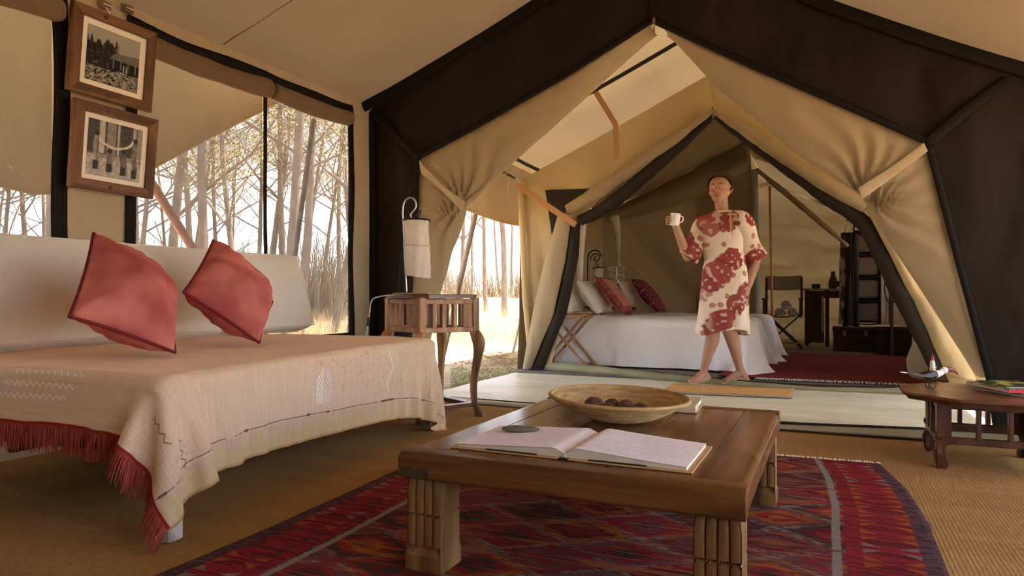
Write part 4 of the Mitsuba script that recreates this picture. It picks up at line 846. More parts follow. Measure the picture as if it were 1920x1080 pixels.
def picture(lab, cy, cz, w, h, pw, ph, photo, tilt, seed, x=-3.13):
    k = thing('picture_frame', lab, 'picture', 'framed photographs on the tent wall'); b = .047
    TR = trimesh.transformations.rotation_matrix(tilt, [1, 0, 0]) @ trimesh.transformations.rotation_matrix(math.radians(5), [0, 1, 0])
    def loc(m, dx=0):
        m = m.copy(); m.apply_transform(TR); m.apply_translation((x + dx, cy, cz)); return m
    def rail(p):    # mitred rail, outline in (y, z)
        m = hull([(xx, yy * kk + 0, zz * kk) for yy, zz in p for xx, kk in ((-.014, 1), (.010, 1), (.014, .988))]); return m
    o, i = (w / 2, h / 2), (w / 2 - b, h / 2 - b)
    for nm, poly, mt in (('top_rail', [(-o[0], o[1]), (o[0], o[1]), (i[0], i[1]), (-i[0], i[1])], 'frame_wood'), ('bottom_rail', [(-o[0], -o[1]), (o[0], -o[1]), (i[0], -i[1]), (-i[0], -i[1])], 'frame_wood'),
                         ('side_rail', [(-o[0], -o[1]), (-o[0], o[1]), (-i[0], i[1]), (-i[0], -i[1])], 'frame_wood_upright'), ('side_rail', [(o[0], -o[1]), (o[0], o[1]), (i[0], i[1]), (i[0], -i[1])], 'frame_wood_upright')):
        part(k, nm, loc(bump(rail(poly), .0008, 60, seed)), mt, 30)
    part(k, 'mat_board', loc(box((.004, w - 2 * b + .01, h - 2 * b + .01), (-.004, 0, 0), .001)), 'mat_board')
    v = np.array([[0.0, -pw / 2, -ph / 2], [0, pw / 2, -ph / 2], [0, pw / 2, ph / 2], [0, -pw / 2, ph / 2]]); v = np.vstack([v + [.0005, 0, 0], v + [-.001, 0, 0]])
    m = loc(tm(v, [[0, 1, 2], [0, 2, 3], [4, 6, 5], [4, 7, 6], [0, 4, 5], [0, 5, 1], [2, 6, 7], [2, 7, 3], [1, 5, 6], [1, 6, 2], [0, 3, 7], [0, 7, 4]]))
    part(k, 'photograph', (np.array(m.vertices), np.array(m.faces)), photo, False, uv=np.array([[0, 0], [1, 0], [1, 1], [0, 1]] * 2, float))
    for yy, zz in ((-.02, -h / 2 + b / 2), (-.06, h / 2 - b / 2)): part(k, 'wood_plug', loc(rot(lathe([(0, .003), (.009, .002), (.011, 0), (0, 0)], 14), math.pi / 2, (0, 1, 0)).apply_translation((.014, yy, zz)) if False else move(rot(lathe([(.0005, .004), (.009, .003), (.011, 0)], 14), math.pi / 2, (0, 1, 0)), (.0135, yy, zz))), 'dark_wood')
    return k
picture('framed old photograph of a house with palms, the upper of two on the tent wall', 2.178, 1.852, .425, .405, .265, .255, 'old_photo_house', -.015, 3)
picture('framed old photograph of people carrying a tusk, the lower of two on the tent wall', 2.186, 1.412, .425, .405, .275, .262, 'old_photo_people', -.012, 5)
# ================================================================ RUGS
def rug(key, label, P, mat, uv, th_=.008):
    k = thing(key, label, 'rug'); put(k, thick(grid(P, uv), th_), mat, True); return k
n1, n2 = 110, 150
a = np.linspace(0, 1, n1)[:, None]; b = np.linspace(0, 1, n2)[None]
Lx = -1.54 + .02 * np.sin(b * 7); Rxx = np.interp(b[0], [0, .35, .7, .85, 1], [.235, .27, .275, .25, .19])[None] + 0 * a
x = Lx * (1 - a) + Rxx * a; y0_, y1_ = .86 + a * 0, 3.10 + .11 * a + .0 * b; y = y0_ * (1 - b) + y1_ * b
Pr = np.stack([x, y, 0 * x], -1)
Pr[..., 2] = matz(x, y) + .012 + .006 * (meshkit.fbm(Pr * [2.2, 7, 1], 3, 3) - .5) + .008 * np.exp(-((y - 2.25 - .22 * np.sin(x * 2.5)) / .05) ** 2) * np.clip((x + .2) * 3, 0, 1)
k = rug('kilim_rug', 'red and orange diamond kilim rug under the wooden coffee table', Pr, 'kilim', np.stack([a * 1.76 + 0 * b, b * 2.25 + 0 * a], -1))
fr = []
for i in np.linspace(0, n1 - 1, 150):
    j = int(min(i, n1 - 2)); t_ = i - j; e = Pr[j, -1] * (1 - t_) + Pr[j + 1, -1] * t_
    fr.append(tube([e + [0, -.006, .002], e + [rng.uniform(-.006, .006), .010, .007], e + [rng.uniform(-.010, .010), .024, .0]], [.005, .0065, .004], 5))
part(k, 'knotted_fringe', cat(fr), 'rug_fringe', True, label='white knotted fringe', kind='stuff')
P = np.stack([*np.meshgrid(np.linspace(-.86, .80, 60), np.linspace(6.08, 8.75, 40), indexing='ij'), np.zeros((60, 40))], -1); P[..., 1] += .03 * np.sin(P[..., 0] * 3); P[..., 2] = .026 + .004 * np.sin(P[..., 1] * 3 + P[..., 0])
P[..., 1] = np.where(np.arange(40)[None] == 0, P[..., 1], P[..., 1])
k = rug('red_rug', 'dark red diamond kilim rug on the bedroom floor at the foot of the beds', P, 'red_kilim', None)
fr = []
for x in np.linspace(-.55, .79, 90):
    yy = 6.08 + .03 * np.sin(x * 3); fr.append(tube([(x, yy + .004, .026), (x + rng.uniform(-.008, .008), yy - .015, .025), (x + rng.uniform(-.012, .012), yy - .035, .018)], [.006, .006, .003], 5))
part(k, 'knotted_fringe', cat(fr), 'rug_fringe', True, label='white knotted fringe', kind='stuff')
q = [at(1258, 738, z=.012), at(1482, 735, z=.012), at(1474, 754, z=.012), at(1250, 745, z=.012)]
q = [np.array(p) for p in ((-1.10, 5.38, .012), (-.235, 5.50, .012), (-.23, 5.02, .012), (-1.10, 4.94, .012))]
P = np.array([[(q[3] * (1 - s) + q[2] * s) * (1 - t_) + (q[0] * (1 - s) + q[1] * s) * t_ for t_ in np.linspace(0, 1, 20)] for s in np.linspace(0, 1, 40)]); P[..., 2] = tarpz(P[..., 0], P[..., 1]) + .009
k = rug('door_mat', 'woven straw mat on the pale groundsheet in front of the bedroom doorway', P, 'straw_weave', None)
bd_ = np.vstack([P[:, 0], P[-1, 1:], P[::-1, -1][1:], P[0, ::-1][1:-1]]); part(k, 'edge_binding', tube(bd_[::2], .007, 6, True, sy=.7), 'grey_binding', True)

# ================================================================ COFFEE TABLE
x0, x1, y0, y1, zt, tt = -.985, -.152, 1.44, 2.515, .322, .066
k = thing('coffee_table', 'low heavy wooden coffee table with carved fluted legs on the kilim rug', 'table')
def plank(a, b, mat, name, r=.004, top=zt, th_=tt, round_=None):
    c = [(a[0] + b[0]) / 2, (a[1] + b[1]) / 2, top - th_ / 2]; m = box((b[0] - a[0] - .0012, b[1] - a[1] - .0012, th_), c, r)
    part(k, name, m, mat)
def bull(p0, p1, w, name, mat, side):
    """board whose outer long edge is rounded; p0-p1 run along the outer edge; side = direction inwards"""
    p0, p1, side = np.asarray(p0, float), np.asarray(p1, float), np.asarray(side, float); r = .020
    prof = [(w, 0), (w, -tt)] + [(r * .6 - r * .6 * math.sin(t_), -tt + r * .6 - r * .6 * math.cos(t_)) for t_ in np.linspace(0, math.pi / 2, 5)] + [(r - r * math.cos(t_), -r + r * math.sin(t_)) for t_ in np.linspace(0, math.pi / 2, 8)]
    sec = lambda o: np.array([o + side * a_ + np.array([0, 0, zt + b_]) for a_, b_ in prof])
    d = (p1 - p0) / np.linalg.norm(p1 - p0); e = .010
    def shrink(s_, kk): c = s_.mean(0); return c + (s_ - c) * kk
    part(k, name, loft([shrink(sec(p0), .965), sec(p0 + d * e * .5), sec(p0 + d * e * 2), sec(p1 - d * e * 2), sec(p1 - d * e * .5), shrink(sec(p1), .965)]), mat, 40)
bw = .105
bull((x0, y0, 0), (x1, y0, 0), .062, 'front_rail', 'coffee_wood_x', (0, 1, 0)); bull((x0, y1, 0), (x1, y1, 0), .07, 'back_rail', 'coffee_wood_x', (0, -1, 0))
bull((x0, y0 + .062, 0), (x0, y1 - .07, 0), bw, 'side_rail', 'coffee_wood_y', (1, 0, 0)); bull((x1, y0 + .062, 0), (x1, y1 - .07, 0), bw, 'side_rail', 'coffee_wood_y', (-1, 0, 0))
xs = np.linspace(x0 + bw, x1 - bw, 4)
for a_, b_ in zip(xs[:-1], xs[1:]): plank((a_, y0 + .062), (b_, y1 - .07), 'coffee_wood_y', 'top_plank', .0025, zt - .0008, .04)
part(k, 'corner_patch', box((.082, .006, .024), (x0 + .052, y0 - .0005, zt - tt + .017), .001), 'dark_wood', label='dark repaired corner block')
def fluted_leg(cx, cy, w=.104, h=zt - tt):
    n = 41; s = np.linspace(-1, 1, n)[:-1]; secs = []
    zs = np.r_[np.linspace(0, .052, 5), np.linspace(.056, h, 46)]
    for z in zs:
        half = w / 2 * (1.0 if z < .05 else .93)
        u = (z - .05) / (h - .05)
        if z >= .05: half = w / 2 * (.95 - .14 * smooth01((u - .70) / .30))
        tier = .44
        ring = []
        for face in range(4):
            for q in s:
                dep = 0.0
                if z >= .05 and face in (0, 2):
                    c = (q + 1) / 2 * 4; f = c - math.floor(c) - .5; arch = math.sqrt(max(0, 1 - (f / .5) ** 2))
                    reed = arch ** .5
                    cut = tier - .045 * (1 - arch) if u < tier + .03 else 9
                    g = 1.0
                    if abs(u - (tier - .05 * (1 - arch))) < .018: g = 0.0
                    if u < .05 + .05 * (1 - arch): g = 0.0
                    dep = -.0085 * (1 - reed * g)
                    if g == 0: dep = -.0095
                elif z >= .05:
                    if abs(u - .44) < .012: dep = -.004
                x_, y_ = q * half, -(half + dep)
                cc, ss = [(1, 0), (0, 1), (-1, 0), (0, -1)][face]
                ring.append((cx + x_ * cc - y_ * ss, cy + x_ * ss + y_ * cc, z))
        secs.append(ring)
    return loft(np.array(secs))
smooth01 = lambda t_: (lambda c: c * c * (3 - 2 * c))(min(max(t_, 0), 1))
for cx, cy in ((x0 + .062, y0 + .070), (x1 - .058, y0 + .070), (x0 + .062, y1 - .075), (x1 - .058, y1 - .075)):
    m = fluted_leg(cx, cy); m.apply_translation((0, 0, .022)); m.vertices[:, 2] = np.minimum(m.vertices[:, 2], zt - tt + .001); part(k, 'leg', m, 'coffee_leg_wood', 32)

# basket with nuts
k = thing('basket', 'round coiled straw basket holding dark nuts on the coffee table', 'basket')
bc = np.array([-.600, 2.085, zt]); BR, BH = .215, .064
prof = [(.0, .004), (.06, .003), (.10, .006), (.125, .015), (.155, .030), (.185, .047), (.205, .059), (BR, BH)]
pp = spline(prof, 200); ringm = []; L = np.r_[0, np.cumsum(np.linalg.norm(np.diff(pp, axis=0), axis=1))]; nr = 30
pts = []
for s in np.linspace(0.004, L[-1], nr * 44):
    r_, z_ = np.interp(s, L, pp[:, 0]), np.interp(s, L, pp[:, 1]); an = 2 * math.pi * s / L[-1] * nr
    pts.append((r_ * math.cos(an), r_ * math.sin(an), z_ + .004))
coil = tube(np.array(pts), .0046 + .0006 * np.sin(np.arange(len(pts)) * 2.4), 7)
BM = trimesh.transformations.translation_matrix(bc) @ trimesh.transformations.rotation_matrix(math.radians(2.0), [0.25, 1, 0])
coil.apply_transform(BM); coil.apply_translation((0, 0, .006)); put(k, coil, 'straw', 40)
an = np.linspace(0, 2 * np.pi, 121)[:-1]; rim = tube(np.stack([BR * np.cos(an), BR * np.sin(an), an * 0 + BH + .006], -1), .006 + .0008 * np.sin(an * 60), 8, True); rim.apply_transform(BM); rim.apply_translation((0, 0, .006)); part(k, 'rim', rim, 'straw', 40)
for i, (dx, dy, r_) in enumerate(((-.075, -.015, .030), (-.02, -.045, .026), (.03, -.03, .028), (.058, -.055, .025), (.075, -.02, .027), (.02, .02, .027), (-.03, .035, .026))):
    o = thing('nut', ['dark round nut at the left of the basket of nuts', 'dark nut resting among others in the straw basket'][min(i, 1)], 'nut', 'dark nuts in the straw basket')
    put(o, bump(sphere(bc + [dx, dy, .008 + r_ * 1.0 + (.004 if i else .006)], r_ * 1.05, (1, 1.05, .88)), .003, 40, i), 'nut', True)

# open guest book with a stone on it
k = thing('open_book', 'open guest book with handwritten pages lying on the coffee table', 'book')
gx0, gxs, gx1, gy0, gy1 = -.885, -.575, -.272, 1.530, 1.812
def paper_fn(p, n, uv):
    u, v = uv.x, uv.y
    line = v * 26; row = dr.floor(line); f = line - row
    wob = f - .45 - .22 * (noise(u * 70, row * 7) - .5) * 2 - .10 * dr.sin(u * 420 + row)
    w = smoothstep(.20, .10, dr.abs(wob)) * smoothstep(.36, .40, noise(u * 22, row * 3.3)) * smoothstep(.06, .08, u) * smoothstep(.94, .90, u + .12 * cell_rand(row, 2)) * smoothstep(.06, .08, v) * smoothstep(.95, .92, v)
    return mix((.70, .63, .66), (.20, .20, .36), w * .40) * (.97 + .06 * noise(u * 5, v * 5))
M('written_page', paper_fn, .85, specular=.2)
zz = zt + .001
def leafz(s, right):   # height of the top page from spine (s=0) to fore edge (s=1)
    b_ = .020 if right else .017
    return b_ * math.exp(-((s - .16) / .20) ** 2) * 0 + (.006 + (.020 if right else .016) * (1 - s) ** 1.2) * min(1, .35 + s * 7) + .004
for right in (0, 1):
    s = np.linspace(0, 1, 26); xe = (gx1 - .014) if right else (gx0 + .014); X = gxs + (xe - gxs) * s
    top = np.array([zz + leafz(q, right) for q in s]); yy = np.linspace(gy0 + .008, gy1 - .006, 14)
    skew = (lambda y_: (y_ - gy0) * (.02 if right else -.0))
    Pt = np.array([[(x_, y_, z_) for y_ in yy] for x_, z_ in zip(X, top)])
    if not right: Pt = Pt[::-1]
    uv = np.stack(np.meshgrid(np.linspace(0, 1, 26), np.linspace(1, 0, 14), indexing='ij'), -1)
    part(k, 'page', thick(grid(Pt, uv), .0008), 'written_page', True)
    # the block of pages below
    secs = [np.array([(x_, gy0 + .010, zz + .003), (x_, gy0 + .010, max(z_ - .0012, zz + .0036)), (x_, gy1 - .008, max(z_ - .0012, zz + .0036)), (x_, gy1 - .008, zz + .003)]) for x_, z_ in zip(X * .996 + gxs * .004, top)]
    part(k, 'page_block', loft(secs), 'page_edge', False)
    xa, xb = sorted((gxs + (.012 if right else -.012), gx1 if right else gx0))
    part(k, 'cover', box((xb - xa, gy1 - gy0 + .006, .0035), ((xa + xb) / 2, (gy0 + gy1) / 2, zz + .0012), .001), 'tan_leather')
    part(k, 'black_corner', box((.14, .004, .0035), (gxs + (.13 if right else -.14), gy0 + .004, zz + .0045), .001), 'black_binding')
    for j in range(3):
        Q = np.array([[(gxs + (xe - gxs) * q * (.85 - .1 * j), gy0 + .004 + .002 * j + .0 * y_, zz + leafz(q, right) * (.78 - .2 * j)) for y_ in (0, 1)] for q in np.linspace(0, 1, 10)])
part(k, 'spine', box((.034, gy1 - gy0 + .006, .003), (gxs, (gy0 + gy1) / 2, zz + .0010), .001), 'black_binding')
part(k, 'binding_thread', cat([tube(spline([(gxs - .006, gy0 + .004, zz + .004), (gxs + .002, gy0, zz + .010), (gxs + .007, gy0 + .004, zz + .004)], 8), .0015, 5), tube([(gxs, gy0 + .006, zz + .012), (gxs + .001, (gy0 + gy1) / 2, zz + .013), (gxs, gy1 - .006, zz + .012)], .0018, 5)]), 'page_edge')
k = thing('pebble', 'flat grey green stone holding down the left page of the open book', 'stone'); st = sphere((0, 0, 0), 1, (.053, .022, .0098)); st = bump(st, .0025, [30, 40, 60], 3)
put(k, move(rot(st, .32), at(977, 808, z=zt + .018) + [0, 0, .0055]), 'river_stone', True)
# flat box behind the basket
k = thing('flat_box', 'flat tan covered box behind the straw basket on the coffee table', 'box'); R = .30
fbx = lambda m: move(rot(m, .05), (-.475, 2.41, zt))
part(k, 'base', fbx(box((.145, .205, .004), (0, 0, .003), .001)), 'tan_leather'); part(k, 'body', fbx(box((.132, .19, .016), (-.002, 0, .0135), .002)), 'page_edge')
part(k, 'lid', fbx(box((.142, .20, .004), (-.002, 0, .024), .0015)), 'box_paper'); part(k, 'spine', fbx(box((.142, .004, .022), (-.002, -.100, .013), .001)), 'box_paper'); part(k, 'cord', fbx(tube(spline([(.066, -.08, .005), (.070, -.06, .014), (.067, -.045, .022)], 10), .002, 5)), 'cord_white')

# ================================================================ SIDE TABLE WITH LANTERN
k = thing('side_table', 'tall wooden side table with slatted frieze and curved legs behind the daybed', 'table')
nc = np.array([-2.06, 3.235, 0]); ex = np.array([.55, .835, 0]); ex = np.array([.165, .33, 0]); ex /= np.linalg.norm(ex); ey = np.array([-ex[1], ex[0], 0])
ST = mat4(ex, ey, [0, 0, 1], nc); inT = lambda m: (lambda q: (q.apply_transform(ST), q)[1])(m.copy())
wS, zT, zF = .365, .722, .51
part(k, 'top', inT(hull([(x_, y_, z_) for x_, y_ in ((-.035, .03), (.03, -.035), (wS - .03, -.035), (wS + .035, .03), (wS + .035, wS - .03), (wS - .03, wS + .035), (.03, wS + .035), (-.035, wS - .03)) for z_ in (zT - .024, zT - .003)] + [(wS / 2 + (x_ - wS / 2) * .985, wS / 2 + (y_ - wS / 2) * .985, zT) for x_, y_ in ((-.035, .03), (.03, -.035), (wS - .03, -.035), (wS + .035, .03), (wS + .035, wS - .03), (wS - .03, wS + .035), (.03, wS + .035), (-.035, wS - .03))])), 'red_wood_top')
for cx, cy in ((0, 0), (wS, 0), (0, wS), (wS, wS)):
    part(k, 'corner_post', inT(box((.042, .042, zT - .02 - zF + .03), (cx, cy, (zT - .02 + zF - .03) / 2), .003)), 'side_wood')
    sx_, sy_ = (1 if cx else -1), (1 if cy else -1); o = np.array([cx, cy, 0]); dgn = np.array([sx_, sy_, 0]) / 2 ** .5
    prof = [(.0, zF + .0, .026), (.012, zF - .03, .033), (.026, zF - .075, .034), (.024, zF - .13, .028), (.010, zF - .21, .023), (-.004, zF - .30, .020), (-.004, .12, .018), (.008, .06, .019), (.028, .022, .025), (.030, .0, .020)]
    pr = spline(prof, 40); secs = []
    for d_, z_, h_ in pr: secs.append([o + dgn * (d_ + a_ * h_) + np.array([-dgn[1], dgn[0], 0]) * b_ * h_ * .8 + [0, 0, max(z_, 0)] for a_, b_ in ((-.8, -1), (.8, -1), (1, -.8), (1, .8), (.8, 1), (-.8, 1), (-1, .8), (-1, -.8))])
    part(k, 'leg', inT(loft(np.array(secs)[::-1])), 'side_wood', 40)
for face in range(4):
    F = lambda m: inT(move(rot(m, face * math.pi / 2, c=(wS / 2, wS / 2, 0)), (0, 0, 0)))
    part(k, 'frieze_rail', F(box((wS - .03, .026, .030), (wS / 2, 0, zT - .042), .003)), 'side_wood'); part(k, 'frieze_rail', F(box((wS - .03, .030, .030), (wS / 2, 0, zF + .008), .003)), 'side_wood')
    part(k, 'frieze_panel', F(box((.068, .014, zT - zF - .05), (wS - .052, 0, (zT + zF) / 2 - .015), .002)), 'side_wood')
    for xx in (.085, .150, .225): part(k, 'slat', F(box((.026, .016, zT - zF - .05), (xx, 0, (zT + zF) / 2 - .015), .002)), 'side_wood')
part(k, 'lower_shelf', inT(cat(box((wS + .02, .05, .022), (wS / 2, 0.01, .075), .003), box((wS + .02, .05, .022), (wS / 2, wS - .01, .075), .003), box((.05, wS, .022), (0.01, wS / 2, .0745), .003), box((.05, wS, .022), (wS - .01, wS / 2, .0745), .003))), 'red_wood')

k = thing('table_lamp', 'hook shaped lamp stand with a hanging white cloth shade on the side table', 'lamp')
d0 = 3.86; LP = lambda u, v: at(u, v, d=d0)
bs_ = LP(766, 551); bs_[2] = zT
part(k, 'base', move(rot(box((.20, .075, .008), (0, 0, .004), .003), 0.42), bs_ + [.02, .0, 0]), 'steel')
cv = spline([bs_ + [-.012, 0, .01], LP(760, 500), LP(758, 450), LP(756, 410), LP(756, 388), LP(763, 373), LP(773, 371), LP(780, 380), LP(778, 392), LP(770, 404), LP(773, 410)], 90)
part(k, 'stand', tube(cv, .005, 10), 'bright_wire', True)
part(k, 'power_cord', tube(spline([bs_ + [-.03, 0, .006], LP(735, 553), LP(712, 556), LP(700, 560), LP(693, 585), LP(690, 605), LP(686, 640), LP(680, 700)], 50), .004, 6), 'cord_white', True, label='white cord with an inline switch'); part(k, 'switch', beam(LP(692, 595), LP(690, 612), .016, .014, .004), 'black_plastic')
sc_ = LP(780, 413); R_s = .068; hS = .315
an = np.linspace(0, 2 * np.pi, 49)[:-1]
part(k, 'top_ring', cat(tube(np.stack([sc_[0] + .078 * np.cos(an), sc_[1] + .078 * np.sin(an), sc_[2] + an * 0], -1), .005, 6, True), tube([sc_ + [-.078, 0, 0], sc_ + [0, 0, .002], sc_ + [.078, 0, 0]], .004, 6), tube([sc_ + [0, -.078, 0], sc_ + [0, 0, .002], sc_ + [0, .078, 0]], .004, 6)), 'iron')
part(k, 'hook', tube(spline([LP(773, 408), LP(783, 401), LP(789, 395), LP(786, 404), sc_ + [0, 0, .0]], 24), .0035, 6), 'iron')
cloth_thin('lamp_cloth', canvas_fn((.92, .87, .78), .05), 1.0)
P = np.array([[(sc_[0] + .020 * t_ + (R_s + .004 * math.sin(a_ * 5 + 2 * t_) + .004 * math.sin(a_ * 9 + t_ * 7)) * math.cos(a_), sc_[1] + (R_s + .004 * math.sin(a_ * 7 + 5 * t_)) * math.sin(a_), sc_[2] - .004 - hS * t_ - .010 * t_ * math.cos(a_)) for a_ in np.r_[an, 0]] for t_ in np.linspace(0, 1, 30)])
part(k, 'cloth_shade', grid(P), 'lamp_cloth', True, label='white cloth shade')
part(k, 'shade_seam', tube(np.stack([sc_[0] + .009 + (R_s + .005) * np.cos(an), sc_[1] + (R_s + .005) * np.sin(an), sc_[2] - .145 - .004 * np.cos(an)], -1), .0025, 5, True), 'rope', True)

# ================================================================ OCTAGONAL TABLE
k = thing('octagonal_table', 'low dark octagonal wooden table with slatted sides, carved birds and magazines on top', 'table')
oc = np.array([.60, 3.50, 0]); oz = .302; Ra = .335
octp = lambda r_, z_, off=math.pi / 8: [(oc[0] + r_ * math.cos(off + i * math.pi / 4), oc[1] + r_ * math.sin(off + i * math.pi / 4), z_) for i in range(8)]
part(k, 'top', hull(octp(Ra - .004, oz) + octp(Ra, oz - .004) + octp(Ra, oz - .012) + octp(Ra - .012, oz - .016)), 'red_wood_top'); part(k, 'top_moulding', hull(octp(Ra - .012, oz - .015) + octp(Ra - .022, oz - .030)), 'red_wood')
lw = .185
legs = [(-lw, -lw), (lw, -lw), (lw, lw), (-lw, lw)]
for i, (a_, b_) in enumerate(legs):
    sx_, sy_ = np.sign(a_), np.sign(b_); c = oc + [a_, b_, 0]
    part(k, 'post', move(cat(box((.052, .018, oz - .03 - .10), (-sx_ * .017, 0, (oz - .03 + .10) / 2), .002), box((.018, .052, oz - .03 - .10), (0, -sy_ * .017, (oz - .03 + .10) / 2), .002)), c), 'red_wood')
    for ax in (0, 1):   # leaf shaped feet below the stretcher
        o = [(-.030, .145), (.012, .145), (.014, .125), (.004, .108), (.014, .085), (.020, .055), (.014, .022), (.006, 0), (-.024, 0), (-.028, .03), (-.020, .07), (-.030, .11)]
        o = spline(o, 36, True); q = prism(o, .018)
        q.apply_transform(mat4(*(([sx_, 0, 0], [0, 0, 1], [0, -sx_, 0]) if ax == 0 else ([0, sy_, 0], [0, 0, 1], [sy_, 0, 0])), (c + ([0, sx_ * .009, 0] if ax == 0 else [-sy_ * .009, 0, 0]))))
        part(k, 'foot', q, 'red_wood', 30)
    a2, b2 = legs[(i + 1) % 4]; p, q = oc + [a_, b_, .118], oc + [a2, b2, .118]
    part(k, 'stretcher', beam(p, q, .020, .030, .003), 'red_wood'); part(k, 'apron', beam(p + [0, 0, .142], q + [0, 0, .142], .018, .026, .003), 'red_wood')
    for f in (.37, .66):
        s = p * (1 - f) + q * f; part(k, 'slat', beam(s + [0, 0, .012], s + [0, 0, .135], .034 if abs(a2 - a_) < .01 else .016, .016 if abs(a2 - a_) < .01 else .034, .002, (0, 1, 0)), 'red_wood')

def bird(name, label, o, ang, up_head, sc):
    k = thing(name, label, 'figurine', 'carved birds on the octagonal table')
    def B(m): m = m.copy(); m.apply_scale(sc); m = rot(m, ang); m.apply_translation(o); return m
    bd = spline([(-.030, 0, .062), (0, 0, .066), (.03, 0, .068), (.052, 0, .072)], 20); part(k, 'body', B(tube(bd, np.interp(np.linspace(0, 1, 20), [0, .3, .7, 1], [.008, .023, .021, .012]), 16)), 'bird_wing', True)
    part(k, 'tail', B(hull([(-.125, y_, .080 + z_) for y_ in (-.010, .010) for z_ in (-.002, .002)] + [(-.02, y_, .064 + z_) for y_ in (-.014, .014) for z_ in (-.008, .006)])), 'bird_wing')
    part(k, 'tail_tip', B(hull([(-.150, y_, .083 + z_) for y_ in (-.006, .006) for z_ in (-.002, .002)] + [(-.118, y_, .0795 + z_) for y_ in (-.0105, .0105) for z_ in (-.0026, .0026)])), 'bird_white')
    for s in (1, -1): part(k, 'wing', B(hull([(-.055, s * .016, .068), (-.06, s * .019, .062), (.03, s * .024, .082), (.035, s * .026, .065), (.0, s * .028, .055), (.02, s * .020, .085)])), 'bird_wing')
    if up_head:
        nk = spline([(.042, 0, .070), (.056, 0, .085), (.060, 0, .105), (.058, 0, .118)], 16); hp = np.array([.057, 0, .122])
        part(k, 'neck', B(tube(nk, np.linspace(.017, .012, 16), 14)), 'bird_white', True); part(k, 'head', B(sphere(hp, .014)), 'bird_white', True)
        part(k, 'beak', B(tube(spline([hp + [-.003, 0, .010], hp + [-.004, 0, .028], hp + [-.010, 0, .046]], 14), np.linspace(.0105, .0015, 14), 10, sy=.6)), 'bird_beak', True, label='upturned orange beak')
    else:
        nk = spline([(.042, 0, .070), (.066, 0, .074), (.086, 0, .086)], 16); hp = np.array([.094, 0, .090])
        part(k, 'neck', B(tube(nk, np.linspace(.020, .014, 16), 14)), 'bird_white', True); part(k, 'head', B(sphere(hp, .017, (1.1, .9, 1))), 'bird_white', True)
        part(k, 'beak', B(tube(spline([hp + [.008, 0, .002], hp + [.035, 0, .004], hp + [.060, 0, -.006], hp + [.078, 0, -.028]], 18), np.interp(np.linspace(0, 1, 18), [0, .3, 1], [.013, .015, .002]), 10, sx=.55)), 'bird_beak_dark', True, label='drooping dark red beak')
    part(k, 'eye', B(cat(sphere(hp + [.006, .0115, .004], .0028, sub=1), sphere(hp + [.006, -.0115, .004], .0028, sub=1))), 'black_plastic')
    for s in (1, -1): part(k, 'leg', B(cat(tube(spline([(.004, s * .010, .050), (-.002, s * .012, .026), (.004, s * .013, .003)], 10), .0024, 6), *[tube([(.004, s * .013, .0032), (.004 + dx, s * .013 + dy, .002)], .002, 5) for dx, dy in ((.024, 0), (.018, .012), (.018, -.012), (-.014, 0))])), 'iron')
vr = lambda a_: math.atan2(R_[1], R_[0]) + a_
bird('bird_figurine', 'painted wooden hornbill with a long drooping red beak on the octagonal table', at(1739, 727, z=oz + .002), vr(.10), False, .86)
bird('bird_figurine', 'painted wooden bird with a raised orange beak behind the hornbill figurine', at(1750, 719, z=oz + .002), vr(math.pi + .95), True, .82)
def mag(label, c, w, h, t_, rz, cover, spine, z, cat_='magazine'):
    k = thing('magazine' if cat_ == 'magazine' else 'book', label, cat_); L_ = lambda m: move(rot(m, rz), (c[0], c[1], z))
    part(k, 'pages', L_(box((w - .004, h - .006, t_ - .003), (0, 0, t_ / 2), .001)), 'page_edge'); part(k, 'front_cover', L_(box((w, h, .0016), (0, 0, t_ - .0006), .0006)), cover); part(k, 'back_cover', L_(box((w, h, .0016), (0, 0, .0008), .0006)), spine)
    part(k, 'spine', L_(box((w, .003, t_), (0, -h / 2, t_ / 2), .001)), spine); return k, L_
zc = oz + .001; RV = math.atan2(R_[1], R_[0])
mc = np.array([.705, 3.53])
mag('grey magazine at the bottom of the pile on the octagonal table', mc + [.035, -.012], .21, .27, .008, RV + .12, 'mag_grey', 'mag_grey', zc)
mag('pale magazine under the red spined book on the octagonal table', mc + [.06, -.03], .20, .26, .006, RV + .05, 'page_edge', 'mag_grey', zc + .0085)
kk, Lm = mag('book with a red spine near the top of the pile on the octagonal table', mc + [.0, .0], .215, .27, .015, RV - .02, 'mag_cover', 'mag_red', zc + .015, 'book')
tx = meshkit.text_mesh('18', .0085, .0006, True); tx.apply_transform(mat4([-1, 0, 0], [0, 0, -1], [0, -1, 0], (0, 0, 0))); part(kk, 'spine_lettering', Lm(move(tx, (-.018, -.27 / 2 - .0012, .0125))), 'page_edge', False)
mag('thin magazine with a curled cover at the very top of the pile', mc + [.005, .02], .17, .23, .004, RV - .12, 'mag_cover', 'mag_grey', zc + .0305)
k = thing('paper_sheet', 'small white leaflet overhanging the right edge of the octagonal table', 'paper'); put(k, move(rot(box((.12, .16, .003), ch=.0008), RV + .3), (.82, 3.27, zc + .001)), 'white_ceramic')
